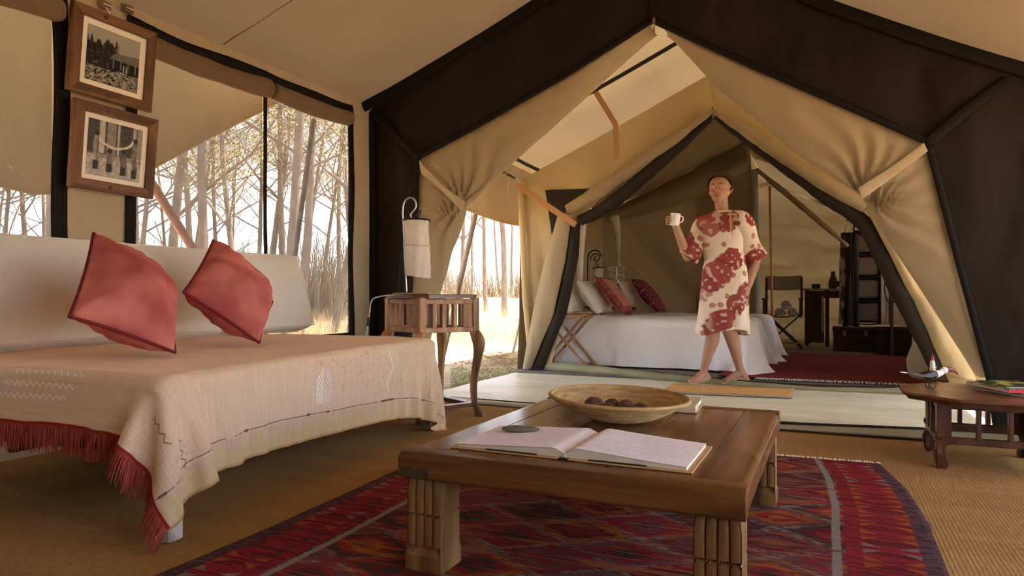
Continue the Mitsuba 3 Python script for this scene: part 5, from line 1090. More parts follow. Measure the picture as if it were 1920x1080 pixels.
# ================================================================ BEDROOM
BLX, BLY, BH2 = 1.93, .92, .50
Pb, gxx, gyy = drape(BLX, BLY, .385, .40, .33, BH2, step=.038, rad=.07, seed=9, steps=110, iters=7, slack=.006, floor_z=.03)
for _ in range(4): Pb[1:-1, 1:-1] = .5 * Pb[1:-1, 1:-1] + .125 * (Pb[2:, 1:-1] + Pb[:-2, 1:-1] + Pb[1:-1, 2:] + Pb[1:-1, :-2])
Pb[-1, 1:-1] = .5 * Pb[-1, 1:-1] + .25 * (Pb[-1, 2:] + Pb[-1, :-2]); Pb[1:-1, 0] = .5 * Pb[1:-1, 0] + .25 * (Pb[2:, 0] + Pb[:-2, 0])
Pb = refine(Pb, 2)
side_ = np.clip((BH2 - .03 - Pb[..., 2]) / .3, 0, 1)
Pb = Pb + (((meshkit.fbm(Pb * [5, 5, .9], 3, 5) - .5) * .075 * side_)[..., None]) * np.array([.6, 1, 0]) + (((meshkit.fbm(Pb * [4, 5, 3], 3, 2) - .5) * .025 * (1 - side_))[..., None]) * np.array([0, 0, 1.0])
duv = grid(Pb)
beds = [((-2.53, 6.43), 'single bed nearest the bedroom doorway, under a white duvet', 'white duvet on the nearer bed hanging almost to the floor'), ((-2.50, 7.58), 'single bed behind the nearer one, against the canvas gable', 'white duvet on the bed behind, beyond the walking woman')]
d_ply = mikit.ply((duv[0], duv[1]), 'white_cotton', smooth=True)
matt = move(softbox(BLX - .04, BLY - .04, .2, .06), (BLX / 2, BLY / 2, BH2 - .12)); basem = cat(box((BLX - .1, BLY - .08, .08), (BLX / 2, BLY / 2, .29)), box((BLX - .1, .04, .12), (BLX / 2, .05, .27)))
for (bx_, by_), l1, l2 in beds:
    to = T().translate([bx_, by_, 0.0]); off = lambda m: move(m, (bx_, by_, .012))
    k = thing('bed', l1, 'bed'); part(k, 'mattress', off(matt), 'white_cotton', True); part(k, 'base', off(basem), 'dark_wood')
    for x, y in ((.1, .1), (BLX - .12, .1), (.1, BLY - .1), (BLX - .12, BLY - .1)): part(k, 'leg', off(box((.05, .05, .25), (x, y, .125), .004)), 'dark_wood')
    k = thing('duvet', l2, 'duvet'); scene[k] = {**d_ply, 'to_world': to}
def stand_pillow(name, label, catg, c, w, h, t, lean, yaw, mat, seed, uvs=False, group=None, flange=0.0, roll_=0.0):
    k = thing(name, label, catg, group); a = math.radians(lean); X = np.array([-math.sin(yaw), math.cos(yaw), 0]); N = np.array([math.cos(yaw), math.sin(yaw), 0]); Y_ = np.array([0, 0, 1]) * math.cos(a) - N * math.sin(a); Nn = np.cross(X, Y_)
    if roll_: X, Y_ = X * math.cos(roll_) + Y_ * math.sin(roll_), Y_ * math.cos(roll_) - X * math.sin(roll_)
    C = np.asarray(c, float); quad_pillow(k, (C - X * w / 2 + Y_ * h / 2, C + X * w / 2 + Y_ * h / 2, C + X * w / 2 - Y_ * h / 2, C - X * w / 2 - Y_ * h / 2), t, Nn, mat, None, seed, uvs, flange=flange, wr=.012); return k
zb = BH2 + .015
stand_pillow('bed_pillow', 'plump white pillow at the very head of the nearer bed', 'pillow', (-2.50, 6.86, zb + .20), .66, .40, .20, 16, .08, 'pillow_cotton', 3, group='white pillows on the beds')
stand_pillow('bed_pillow', 'white pillow leaning between the head pillow and the paisley cushion on the nearer bed', 'pillow', (-2.23, 6.87, zb + .185), .66, .40, .19, 34, .06, 'pillow_cotton', 4, group='white pillows on the beds')
stand_pillow('bed_cushion', 'dusty red paisley cushion with a border on the nearer bed', 'cushion', (-2.0, 6.80, zb + .205), .52, .50, .15, 40, .08, 'paisley', 5, True, flange=.10)
stand_pillow('bed_pillow', 'white pillow at the head of the bed behind', 'pillow', (-2.40, 8.0, zb + .19), .64, .40, .19, 12, .08, 'pillow_cotton', 6, group='white pillows on the beds')
stand_pillow('bed_pillow', 'white pillow behind the green wine bottle on the bed behind', 'pillow', (-2.19, 8.0, zb + .19), .64, .40, .18, 24, .06, 'pillow_cotton', 7, group='white pillows on the beds')
stand_pillow('bed_cushion', 'dark red flowered cushion on the bed behind', 'cushion', (-1.925, 7.98, zb + .20), .50, .50, .15, 40, .06, 'flowered_red', 8, True)

def folding_stand(label, c, w=.46, dp=.24, h=.53):
    k = thing('folding_stand', label, 'table'); c = np.asarray(c, float)
    part(k, 'tray_top', move(box((w + .06, dp + .06, .018), (0, 0, h - .009), .003), c), 'side_wood')
    for s in (-1, 1):
        y = s * dp / 2
        part(k, 'leg', move(beam((-w / 2 - .02, y, .012), (w / 2 - .03, y, h - .02), .02, .034, .003, (0, 1, 0)), c), 'side_wood'); part(k, 'leg', move(beam((w / 2 + .02, y + s * .022, .012), (-w / 2 + .03, y + s * .022, h - .02), .02, .034, .003, (0, 1, 0)), c), 'side_wood')
    for x, z in ((-w / 2 + .01, .05), (w / 2 - .01, .05), (-w / 2 + .04, h - .035), (w / 2 - .04, h - .035)): part(k, 'rail', move(box((.032, dp + .07, .022), (x, 0, z), .003), c), 'side_wood')
    return k
folding_stand('folding wooden stand with crossed legs beside the nearer bed', (-2.30, 6.255, .012))
folding_stand('low folding stand between the two beds', (-2.20, 7.46, .012), .5, .14, .56)
zs1, zs2 = .545, .575
def bottle(label, c, s=1.0, neck='brass', h=.30):
    k = thing('wine_bottle', label, 'bottle'); p = np.array([(.0, 0), (.034, 0), (.037, .006), (.037, .175), (.034, .195), (.018, .222), (.0145, .235), (.0145, .29), (.016, .292), (.016, .298), (.0, .298)]) * s
    put(k, lathe(p, 24, c), 'green_glass', 30); part(k, 'neck_foil', lathe(np.array([(.0153, .25), (.0155, .296), (.0, .3)]) * s, 18, c), neck, 30); return k
bottle('green wine bottle with a pale neck between the two beds', at(1159, 572, Y=7.40) * [1, 1, 0] + [0, 0, zs2 + .01], 1.05, 'white_ceramic')
bottle('small green bottle on the folding stand behind the dark mesh flap', (-2.50, 6.23, zs1 + .001), .62, 'white_ceramic')
k = thing('tray', 'small dark tray under the wine bottle between the beds', 'tray'); put(k, move(rot(lathe([(0, .002), (.10, .002), (.125, .014), (.128, .012), (.10, 0), (0, 0)], 28), 0), (-2.07, 7.44, zs2 - .004)), 'dark_wood', 30)
k = thing('notebook', 'closed notebook lying on the folding stand', 'book'); part(k, 'pages', move(rot(box((.17, .12, .010), ch=.001), .1), (-2.16, 6.25, zs1 + .008)), 'page_edge'); part(k, 'cover', move(rot(box((.18, .13, .003), ch=.001), .1), (-2.16, 6.25, zs1 + .014)), 'tan_leather')
def beaded_lamp(label, c, zr, n=16, r=.085):
    k = thing('beaded_lamp', label, 'lamp'); c = np.asarray(c, float); an = np.arange(n) * 2 * np.pi / n; out = []; bd_ = []
    part(k, 'base', lathe([(0, .012), (.05, .010), (.055, 0)], 20, c), 'iron'); part(k, 'stem', tube([c + [0, 0, .005], c + [0, 0, (zr[1] - .02) / 2], c + [0, 0, zr[1]]], .006, 8), 'bright_wire')
    for z in zr: out.append(tube(np.stack([c[0] + r * np.cos(np.linspace(0, 2 * np.pi, 33)[:-1]), c[1] + r * np.sin(np.linspace(0, 2 * np.pi, 33)[:-1]), np.full(32, c[2] + z)], -1), .004, 6, True))
    out.append(tube([c + [-r, 0, zr[1]], c + [0, 0, zr[1]], c + [r, 0, zr[1]]], .003, 6)); part(k, 'ring', cat(out), 'bright_wire')
    for a_ in an:
        z = zr[1] - .01
        while z > zr[0] - .05: bd_.append(sphere(c + [r * math.cos(a_), r * math.sin(a_), z], rng.uniform(.0055, .0085), (1, 1, 1.5), 1)); z -= rng.uniform(.018, .03)
    part(k, 'bead_strings', cat(bd_), 'bead_shell', label='strings of pale beads', kind='stuff'); return k
M('bead_shell', lambda p, n, uv: mix((.20, .15, .10), (.78, .72, .62), smoothstep(.35, .6, noise(p.x * 60, p.y * 60, p.z * 60))), .4)
beaded_lamp('beaded wire lamp on the folding stand behind the white pillows', (-2.42, 6.30, zs1), (.30, .43))
beaded_lamp('beaded wire lamp shade behind the paisley cushion between the beds', (-2.16, 7.44, zs2), (.36, .46), 14, .085)
k = thing('beaded_curtain_stand', 'small stand strung with beads at the left end of the folding stand', 'ornament'); c = np.array([-2.53, 6.30, zs1]); o = []
for i in range(5):
    for z in np.arange(.02, .30, .022): o.append(sphere(c + [-.03 + .018 * i + .008 * math.sin(z * 40 + i), .01 * math.cos(i * 2 + z * 30), z], .007, (1, 1, 1.4), 1))
put(k, cat(tube([c, c + [0, 0, .15], c + [0, 0, .31]], .005, 6), tube([c + [-.04, 0, .31], c + [.0, 0, .312], c + [.05, 0, .31]], .004, 6), tube([c + [-.05, 0, .004], c + [.05, 0, .004]], .010, 6)), 'bright_wire'); part(k, 'bead_strings', cat(o), 'bead_shell', kind='stuff')
k = thing('scroll_lamp', 'wrought iron scroll topped lamp with a white shade between the beds', 'lamp'); YS = 7.44; A = lambda u, v: at(u, v, Y=YS)
fo2 = A(1102, 570); fo2[2] = zs2 - .003
sp = [A(1117, 483), A(1113, 486), A(1113, 481), A(1118, 479), A(1123, 483), A(1122, 489), A(1115, 491), A(1109, 484)][:0]
cc = A(1117.5, 484); th2 = np.linspace(0, 2.6 * math.pi, 50); rs = np.linspace(.012, .062, 50); su = np.array([1, 0, 0]); scr = np.array([cc + su * r_ * math.cos(t_ + 1.5) + np.array([0, 0, 1]) * r_ * math.sin(t_ + 1.5) for r_, t_ in zip(rs, th2)])
top_ = np.array([A(1119, 470), A(1110, 470.5), A(1104, 477), A(1102, 490), A(1102, 530), fo2])
part(k, 'stand', cat(tube(spline(np.vstack([A(1127, 481)[None], A(1124, 473)[None], top_]), 60), .007, 8), tube(lathe([(0, 0), (1, 1)], 4).vertices[:0] if False else scr, .006, 8)), 'iron', True)
part(k, 'base', lathe([(0, .012), (.055, .009), (.06, 0)], 20, fo2), 'iron')
part(k, 'hanger', tube(spline([A(1120, 490), A(1119, 496), A(1122, 501)], 12), .004, 6), 'iron')
sc2 = A(1122, 502); part(k, 'shade_frame', lathe([(0, .004), (.062, .004), (.064, 0), (.062, -.006), (0, -.006)], 24, sc2), 'iron'); part(k, 'cloth_shade', lathe([(.056, -.004), (.055, -.15), (.057, -.30)], 24, sc2), 'lamp_cloth', True, label='white cloth shade')
k = thing('tied_net', 'white net gathered and hanging in the left corner behind the beds', 'mosquito net'); p0, p1 = at(1152, 405, Y=8.30), at(1161, 500, Y=8.30)
put(k, bump(tube(lin([p0, p0 * .6 + p1 * .4 + [.02, 0, 0], p1], 30), np.interp(np.linspace(0, 1, 30), [0, .3, .8, 1], [.06, .04, .014, .025]), 16), .012, [30, 30, 3], 3), 'cream_cloth', True)
k = thing('tied_net', 'pale canvas curtain gathered beside the left edge of the bedroom doorway', 'curtain'); p0, p1 = at(1092, 402, Y=6.9), at(1086, 560, Y=6.9)
put(k, bump(tube(lin([p0, p0 * .5 + p1 * .5, p1], 30), np.interp(np.linspace(0, 1, 30), [0, .5, 1], [.05, .035, .04]), 18), .012, [22, 22, 2], 6), 'cream_cloth', True)
k = thing('copper_rod', 'thin copper coloured rod standing in front of the annex opening', 'pole'); p0, p1 = at(1443, 350, Y=8.78), at(1448, 585, Y=8.78); put(k, tube(lin([p0, p1, (p1 + (p1 - p0) * .34) * [1, 1, 0] + [0, 0, .012]], 12), .014, 10), 'copper')
part(k, 'collar', tube(lin([p0 * .5 + p1 * .5, p0 * .48 + p1 * .52], 3), .018, 10), 'brass')
# annex furniture
k = thing('directors_chair', 'folding canvas chair with rolled towels on its seat in the annex', 'chair'); cx, cy = -.50, 9.75
bk0, bk1 = at(1437, 517, Y=cy + .2), at(1503, 543, Y=cy + .2); xL, xR = bk0[0], bk1[0]; zt_, zb_ = bk0[2], bk1[2]; sz = .47
part(k, 'backrest', thick(sheet([[(xL, cy + .2, zt_), ((xL + xR) / 2, cy + .24, zt_ - .01), (xR, cy + .2, zt_)], [(xL, cy + .2, zb_), ((xL + xR) / 2, cy + .24, zb_ - .01), (xR, cy + .2, zb_)]], 16, 6), .006), 'grey_sling', True)
part(k, 'seat', thick(sheet([[(xL, cy - .2, sz), ((xL + xR) / 2, cy - .2, sz - .04), (xR, cy - .2, sz)], [(xL, cy + .2, sz), ((xL + xR) / 2, cy + .2, sz - .04), (xR, cy + .2, sz)]], 16, 8), .006), 'dark_sling', True)
for x in (xL, xR):
    part(k, 'back_post', box((.03, .03, .52), (x, cy + .2, .70)), 'dark_wood'); part(k, 'front_post', box((.03, .03, .24), (x, cy - .2, .55)), 'dark_wood'); part(k, 'armrest', box((.055, .46, .02), (x, cy, .67)), 'dark_wood'); part(k, 'seat_rail', box((.03, .46, .03), (x, cy, sz)), 'dark_wood'); part(k, 'foot_rail', box((.03, .48, .03), (x, cy, .03)), 'dark_wood')
for y in (cy - .15, cy + .15):
    part(k, 'leg', beam((xL, y, .04), (xR, y, sz), .03, .02), 'dark_wood'); part(k, 'leg', beam((xR, y + .022, .04), (xL, y + .022, sz), .03, .02), 'dark_wood')
part(k, 'footbar', tube([(xL, cy - .2, .10), (xR, cy - .2, .10)], .010, 8), 'copper')
def towel(lab, c, r_):
    k = thing('rolled_towel', lab, 'towel', 'rolled towels on the annex chair'); th2 = np.linspace(.6, 6 * np.pi, 90); rr = r_ * th2 / th2[-1]
    sec = np.stack([rr * np.cos(th2), rr * np.sin(th2)], -1); n_ = np.stack([np.cos(th2), np.sin(th2)], -1); w = r_ * .11
    prof = np.vstack([sec + n_ * w, (sec - n_ * w)[::-1]]); ring = lambda y: np.stack([c[0] + prof[:, 0], np.full(len(prof), y), c[2] + prof[:, 1]], -1)
    v = np.vstack([ring(c[1] - .16), ring(c[1] + .16)]); n = len(prof); kk = np.arange(n); k2 = (kk + 1) % n; f = [np.stack([kk, k2, k2 + n], 1), np.stack([kk, k2 + n, kk + n], 1)]
    h_ = 90; i = np.arange(h_ - 1)
    for o_ in (0, n): f += [np.stack([o_ + i, o_ + i + 1, o_ + n - 2 - i], 1), np.stack([o_ + i, o_ + n - 2 - i, o_ + n - 1 - i], 1)]
    put(k, (v, np.vstack(f)), 'towel', 30)
yt = cy - .02
for (u, v), lab in (((1461, 579), 'rolled towel at the left of the three on the annex chair'), ((1473, 566), 'rolled towel on top of the other two on the annex chair'), ((1485, 578), 'rolled towel at the right of the three on the annex chair')):
    p = at(u, v, Y=yt - .16); p[1] = yt; p[2] = {579: .495, 566: .595, 578: .497}[v]; towel(lab, p, .062)
k = thing('dressing_table', 'dark wooden table with a pale top edge beside the annex chair', 'table'); tp0, tp1 = at(1505, 541, Y=10.3), at(1592, 541, Y=10.3); zT2 = .80
part(k, 'top', box((tp1[0] - tp0[0], .5, .025), ((tp0[0] + tp1[0]) / 2, 10.55, zT2)), 'bare_wood')
for x in (tp0[0] + .05, (tp0[0] + tp1[0]) / 2 + .02, tp1[0] - .05):
    for y in (10.35, 10.75): part(k, 'leg', box((.05, .05, zT2 - .02), (x, y, (zT2 - .02) / 2 + .01)), 'dark_wood')
part(k, 'side_panel', box(((tp1[0] - tp0[0]) * .42, .02, zT2 - .12), (tp0[0] + (tp1[0] - tp0[0]) * .26, 10.34, zT2 / 2)), 'dark_wood'); part(k, 'pale_post', box((.035, .03, .50), at(1543, 590, Y=10.3), .003), 'grey_paint', label='pale upright strip'); part(k, 'apron', box((tp1[0] - tp0[0] - .1, .02, .10), ((tp0[0] + tp1[0]) / 2, 10.33, zT2 - .07)), 'dark_wood')
zz2 = zT2 + .0135
k = thing('vase', 'dark curved vase on the annex table', 'vase'); p = at(1562, 530, Y=10.45); put(k, lathe([(0, 0), (.05, 0), (.062, .04), (.05, .12), (.026, .19), (.030, .23), (.022, .235), (0, .20)], 20, (p[0], 10.45, zz2)), 'chest_metal', 30)
k = thing('wash_bowl', 'dark wash bowl on the annex table behind the hanging clothes', 'bowl'); put(k, lathe([(0, .0), (.07, 0), (.12, .05), (.15, .10), (.143, .10), (.11, .05), (0, .012)], 24, (p[0] + .16, 10.6, zz2)), 'chest_metal', 30)
k = thing('small_box', 'small black box on the annex table', 'box'); p = at(1530, 534, Y=10.4); put(k, box((.11, .08, .05), (p[0], 10.45, zz2 + .025), .005), 'black_plastic'); part(k, 'lid', box((.114, .084, .012), (p[0], 10.45, zz2 + .055), .003), 'dark_wood')
k = thing('hanging_organizer', 'tall brown hanging cloth organizer with four compartments at the right of the annex opening', 'organizer'); YO = 8.95
o0, o1 = at(1600, 432, Y=YO), at(1652, 616, Y=YO); W_ = o1[0] - o0[0]; zs_ = np.linspace(o0[2], .39, 5); xm = (o0[0] + o1[0]) / 2
for x in (o0[0], o1[0]): part(k, 'side', box((.006, .26, zs_[0] - zs_[-1]), (x, YO + .13, (zs_[0] + zs_[-1]) / 2), .002), 'organizer_cloth')
part(k, 'back', box((W_, .006, zs_[0] - zs_[-1]), (xm, YO + .26, (zs_[0] + zs_[-1]) / 2), .002), 'organizer_cloth')
for i, z in enumerate(zs_):
    P = sheet([[(o0[0], YO, z), (xm, YO, z - .014), (o1[0], YO, z)], [(o0[0], YO + .26, z), (xm, YO + .26, z - .014), (o1[0], YO + .26, z)]], 12, 4); part(k, 'shelf', thick(P, .006), 'organizer_cloth', True); part(k, 'shelf_trim', tube(spline([(o0[0], YO - .003, z), (xm, YO - .003, z - .016), (o1[0], YO - .003, z)], 12), .007, 6), 'black_binding')
    if i < 4: part(k, 'stored_cloth', bump(softbox(W_ - .03, .2, (zs_[0] - zs_[1]) * .82, .04), .01, 9, i).apply_translation((xm, YO + .14, z - (zs_[0] - zs_[1]) * .54)), 'organizer_cloth', True)
part(k, 'rod', tube([at(1587, 414, Y=YO + .1), at(1612, 410, Y=YO + .1), at(1660, 404, Y=YO + .1)], .009, 8), 'copper')
for u in (1604, 1626): part(k, 'hanging_loop', tube(lin([at(u, 411, Y=YO + .1), at(u - 4, 433, Y=YO + .1)], 4), .012, 6), 'black_binding')
for i, (u, ul, mt, lab, zb2) in enumerate(((1596, 12, 'clothes_dark', 'dark garment hanging at the left of the brown organizer', .36), (1586, 10, 'clothes_pale', 'mottled pale garment hanging left of the dark one', .38))):
    k = thing('hanging_garment', lab, 'clothing'); tpp = at(u, 436, Y=9.0 + .12 * i); w_ = .10
    P = np.array([[(tpp[0] + (q - .5) * w_ * (1 + .5 * s) + .01 * math.sin(q * 20 + s * 4), tpp[1] + .05 * math.sin(q * 12 + i), tpp[2] * (1 - s) + zb2 * s - .03 * abs(q - .5)) for q in np.linspace(0, 1, 14)] for s in np.linspace(0, 1, 30)])
    put(k, thick(grid(P), .02), mt, True); part(k, 'hanger', tube(spline([tpp + [-.05, 0, -.01], tpp + [0, 0, .03], tpp + [0, 0, .07], tpp + [.015, 0, .08]], 14), .004, 6), 'steel')
k = thing('storage_trunk', 'dark battered trunk on the floor below the organizer', 'trunk'); part(k, 'body', box((.50, .35, .24), (.30, 9.75, .135), .01), 'chest_metal'); part(k, 'lid', box((.52, .37, .06), (.30, 9.75, .285), .012), 'chest_metal'); part(k, 'latch', cat(*[box((.04, .012, .07), (x, 9.56, .24), .003) for x in (.18, .42)]), 'brass')
k = thing('storage_trunk', 'black trunk on the floor below the pale wooden panel', 'trunk'); part(k, 'body', box((.36, .35, .26), (.70, 9.35, .145), .01), 'clothes_dark'); part(k, 'lid', box((.38, .37, .06), (.70, 9.35, .305), .012), 'clothes_dark')
k = thing('wood_panel', 'pale wooden panel lit at the right behind the organizer', 'cabinet'); p0, p1 = at(1648, 470, Y=9.15), at(1694, 613, Y=9.15)
xs2 = np.linspace(p0[0], .93, 4)
for a_, b_ in zip(xs2[:-1], xs2[1:]): part(k, 'board', box((b_ - a_ - .004, .02, 1.0), ((a_ + b_) / 2, 9.15, .37 + .5), .002), 'pale_board')
part(k, 'rail', box((xs2[-1] - xs2[0], .03, .04), ((xs2[0] + xs2[-1]) / 2, 9.17, .40)), 'dark_wood'); part(k, 'post', box((.035, .035, 1.36), (xs2[1], 9.128, .69)), 'dark_wood')
k = thing('hose_loop', 'dark loop of hose hanging on the pale wooden panel', 'hose'); c = at(1672, 540, Y=9.10); an = np.linspace(0, 2 * np.pi, 40)[:-1]; put(k, tube(np.stack([c[0] + .075 * np.cos(an), c[1] + an * 0, c[2] + .17 * np.sin(an)], -1), .008, 8, True), 'iron'); part(k, 'peg', tube([(c[0], 9.14, c[2] + .165), (c[0], 9.08, c[2] + .168)], .007, 6), 'steel')
k = thing('canvas_bag', 'slumped pale canvas bag inside the right edge of the bedroom doorway', 'bag'); put(k, bump(lathe(spline([(.0, .0), (.17, .0), (.20, .08), (.17, .30), (.12, .52), (.14, .60), (.10, .60)], 30), 24, (.80, 6.55, .03)), .03, [5, 5, 3], 4), 'canvas_wall', True); part(k, 'draw_cord', tube(np.stack([.80 + .135 * np.cos(an), 6.55 + .135 * np.sin(an), .53 + 0 * an], -1), .008, 6, True), 'rope')
# ================================================================ THE WALKING WOMAN
def body(chains, ref=.012, sm=14):
    """joints with radii; every bone is the hull of two spheres, all joined into one smoothed surface"""
    solid = None
    for ch in chains:
        for (p, r), (q, s) in zip(ch[:-1], ch[1:]):
            a = m3.Manifold.sphere(r, 32).translate(list(map(float, p))); b = m3.Manifold.sphere(s, 32).translate(list(map(float, q)))
            h = m3.Manifold.batch_hull([a, b]); solid = h if solid is None else solid + h
    solid = solid.refine_to_length(ref); mm = solid.to_mesh(); t_ = tm(mm.vert_properties[:, :3], mm.tri_verts); t_.merge_vertices()
    trimesh.smoothing.filter_taubin(t_, lamb=.5, nu=.52, iterations=sm); return t_
k = thing('person', 'barefoot woman in red and cream printed dress walking past beds with white mug', 'person')
fd = np.array([-.42, -.907, 0]); fd /= np.linalg.norm(fd); sd = np.array([-fd[1], fd[0], 0]); fh = np.array([-.16, -.987, 0]); sh = np.array([-fh[1], fh[0], 0])      # facing; sd = to her left
up = np.array([0, 0, 1.0])
pel = np.array([-.755, 5.66, .90]); che = np.array([-.765, 5.64, 1.20]); nk = np.array([-.768, 5.625, 1.365]); hd = np.array([-.782, 5.595, 1.555])
rs, ls = nk - sd * .155 + [0, 0, -.045], nk + sd * .155 + [0, 0, -.045]
rel, lel = at(1289, 482, Y=5.60), at(1419, 482, Y=5.72)
mugc = at(1264, 412, Y=5.36); rw = mugc - sd * .054 - fd * .074 - up * .008; lw_ = at(1404, 536, Y=5.62)
rh, lh = pel - sd * .085, pel + sd * .085
lk, la = at(1364, 612, Y=5.56), at(1389, 704, Y=5.70); rk, ra = at(1338, 612, Y=5.54), at(1319, 701, Y=5.58)
la[2], ra[2] = .105, .095
def foot(a, tdir, lift=0.0):
    tdir = np.asarray(tdir, float) / np.linalg.norm(tdir); sx_ = np.array([-tdir[1], tdir[0], 0]); z0 = .036
    ball = a + tdir * .135; ball[2] = z0 + .0; heel = a - tdir * .045; heel[2] = z0 + .006 + lift
    ch = [[(a, .034), (heel, .030)], [(a, .034), (ball, .022)], [(heel, .028), (ball + sx_ * .018, .018)], [(heel, .028), (ball - sx_ * .02, .018)]]
    for i, (o_, L_, r_) in enumerate(((.026, .052, .0125), (.011, .048, .009), (-.003, .043, .0085), (-.016, .036, .008), (-.028, .028, .0075))):
        q = ball + sx_ * o_ * foot.side; q[2] = .026; e = q + tdir * L_; e[2] = .023; ch.append([(q, r_ * 1.2), (e, r_)])
    return ch
def hand(w, d, n, side, curl, s=.86):
    """palm and five fingers; d along the palm, n out of the palm, side = +1 thumb towards cross(d, n)"""
    d, n = np.asarray(d, float), np.asarray(n, float); d /= np.linalg.norm(d); n -= d * (n @ d); n /= np.linalg.norm(n); x = np.cross(d, n) * side; ch = []
    kn = [w + d * .088 * s + x * o * s for o in (.028, .0095, -.009, -.026)]
    for q in kn: ch.append([(w, .022 * s), (q, .0115 * s)])
    ch.append([(kn[0], .011 * s), (kn[3], .010 * s)])
    for q, L_, o in zip(kn, (.040, .045, .041, .032), (.08, .02, -.03, -.08)):
        p = q; a = .25 * curl; pts = [(p, .0098 * s)]
        for j, f in enumerate((1, .62, .50)):
            dd = d * math.cos(a) + n * math.sin(a) + x * o; p = p + dd * L_ * f * s; pts.append((p, (.0092, .0084, .0074)[j] * s)); a += .85 * curl
        ch.append(pts)
    t0 = w + d * .026 * s + x * .022 * s; t1 = t0 + (d * .55 + x * .75 + n * .30) * .036 * s; t2 = t1 + (d * .80 + x * .25 + n * .45 * curl) * .032 * s; t3 = t2 + (d * .85 - x * .1 + n * .5 * curl) * .026 * s
    ch.append([(w + d * .012 * s, .019 * s), (t0, .0165 * s), (t1, .0125 * s), (t2, .0105 * s), (t3, .0085 * s)]); return ch
ch = [[(pel, .13), (pel + [0, 0, .14], .112), (che + [0, 0, .02], .118), (che + [0, 0, .08], .10), (nk + [0, 0, -.02], .06)], [(rh, .095), (lh, .095)], [(che + [0, 0, .08] - sd * .05, .085), (che + [0, 0, .08] + sd * .05, .085)],
      [(nk + [0, 0, -.04], .056), (nk + [0, 0, .03] + fd * .005, .050), (hd + [0, 0, -.055] + fd * -.012, .052)], [(nk + [0, 0, -.05], .055), (rs, .052)], [(nk + [0, 0, -.05], .055), (ls, .052)],
      [(rs, .050), (rs * .5 + rel * .5, .043), (rel, .036), (rel * .65 + rw * .35, .037), (rw, .025)], [(ls, .050), (ls * .5 + lel * .5, .043), (lel, .036), (lel * .65 + lw_ * .35, .037), (lw_, .025)],
      [(lh, .088), (lh * .5 + lk * .5, .074), (lk, .054), (lk * .72 + la * .28 - fd * .022, .054), (la * .8 + lk * .2, .033), (la, .032)], [(rh, .088), (rh * .5 + rk * .5, .074), (rk, .054), (rk * .72 + ra * .28 - fd * .022, .054), (ra * .8 + rk * .2, .033), (ra, .032)]]
foot.side = -1; ch += foot(la, fd + [-.5, .25, 0]); foot.side = 1; ch += foot(ra, fd + [-.1, 0, 0], .015)
# head: skull, jaw, cheeks, nose
H_ = lambda s, f, u: hd + sh * s + fh * f + up * u
ch += [[(H_(0, -.022, .030), .082), (H_(0, .012, .028), .078)], [(H_(0, .010, .020), .074), (H_(0, .030, -.045), .052), (H_(0, .052, -.088), .028)], [(H_(-.030, .0, -.02), .050), (H_(-.014, .034, -.070), .036)], [(H_(.030, .0, -.02), .050), (H_(.014, .034, -.070), .036)],
       [(H_(-.030, .046, -.022), .033), (H_(-.010, .058, -.058), .030)], [(H_(.030, .046, -.022), .033), (H_(.010, .058, -.058), .030)], [(H_(0, .082, .010), .009), (H_(0, .100, -.026), .0125)], [(H_(-.011, .088, -.030), .009), (H_(.011, .088, -.030), .009)],
       [(H_(-.036, .070, .030), .012), (H_(0, .078, .030), .012), (H_(.036, .070, .030), .012)]]
ch += [[(H_(s * .080, -.008, .018), .012), (H_(s * .086, -.014, -.005), .013), (H_(s * .080, -.004, -.030), .010)] for s in (-1, 1)]
ch_h = hand(rw, fd, sd, 1, .92); ch_h += hand(lw_, (lw_ - lel) + [0, 0, -.04], -sd + fd * .2, -1, .45)
bodym = body(ch + ch_h, .0075, 22)
part(k, 'body', bodym, 'skin', True)
for s in (-1, 1):
    part(k, 'eye', sphere(H_(s * .032, .0635, .006), .0115), 'eye_white', True); part(k, 'iris', sphere(H_(s * .032, .0708, .0055), .0062), 'eye_dark', True)
    part(k, 'eyebrow', tube(spline([H_(s * .016, .0865, .028), H_(s * .033, .0835, .034), H_(s * .050, .070, .028)], 12), np.r_[np.linspace(.003, .0042, 6), np.linspace(.0042, .002, 6)], 6), 'hair', True)
part(k, 'mouth', tube(spline([H_(-.024, .076, -.062), H_(-.010, .0875, -.0595), H_(0, .0885, -.062), H_(.010, .0875, -.0595), H_(.024, .076, -.062)], 24), np.interp(np.linspace(0, 1, 24), [0, .5, 1], [.0025, .0068, .0025]), 8), 'lip', True)
# short dark hair: a cap over the skull, cut around the face
hm = sphere((0, 0, 0), 1, (1, 1, 1), 4); v = np.array(hm.vertices); keep = ~((v[:, 1] > .10 + .9 * np.clip(v[:, 2], 0, 1)) & (v[:, 2] < .62)) & (v[:, 2] > -.62)
hm.update_faces(keep[hm.faces].all(1)); v = np.array(hm.vertices); rr = 1 + .07 * (meshkit.fbm(v * [6, 6, 2.5], 3, 2) - .5) * 2
W_ = hd + up * .030 - fh * .006 + (v[:, :1] * sh * .090 + v[:, 1:2] * fh * .106 + v[:, 2:3] * up * .100) * rr[:, None]
hm = tm(W_, hm.faces); hm.remove_unreferenced_vertices(); gt = thick((np.array(hm.vertices), np.array(hm.faces), np.zeros((len(hm.vertices), 2))), .012); part(k, 'hair', (gt[0], gt[1]), 'hair', 40)
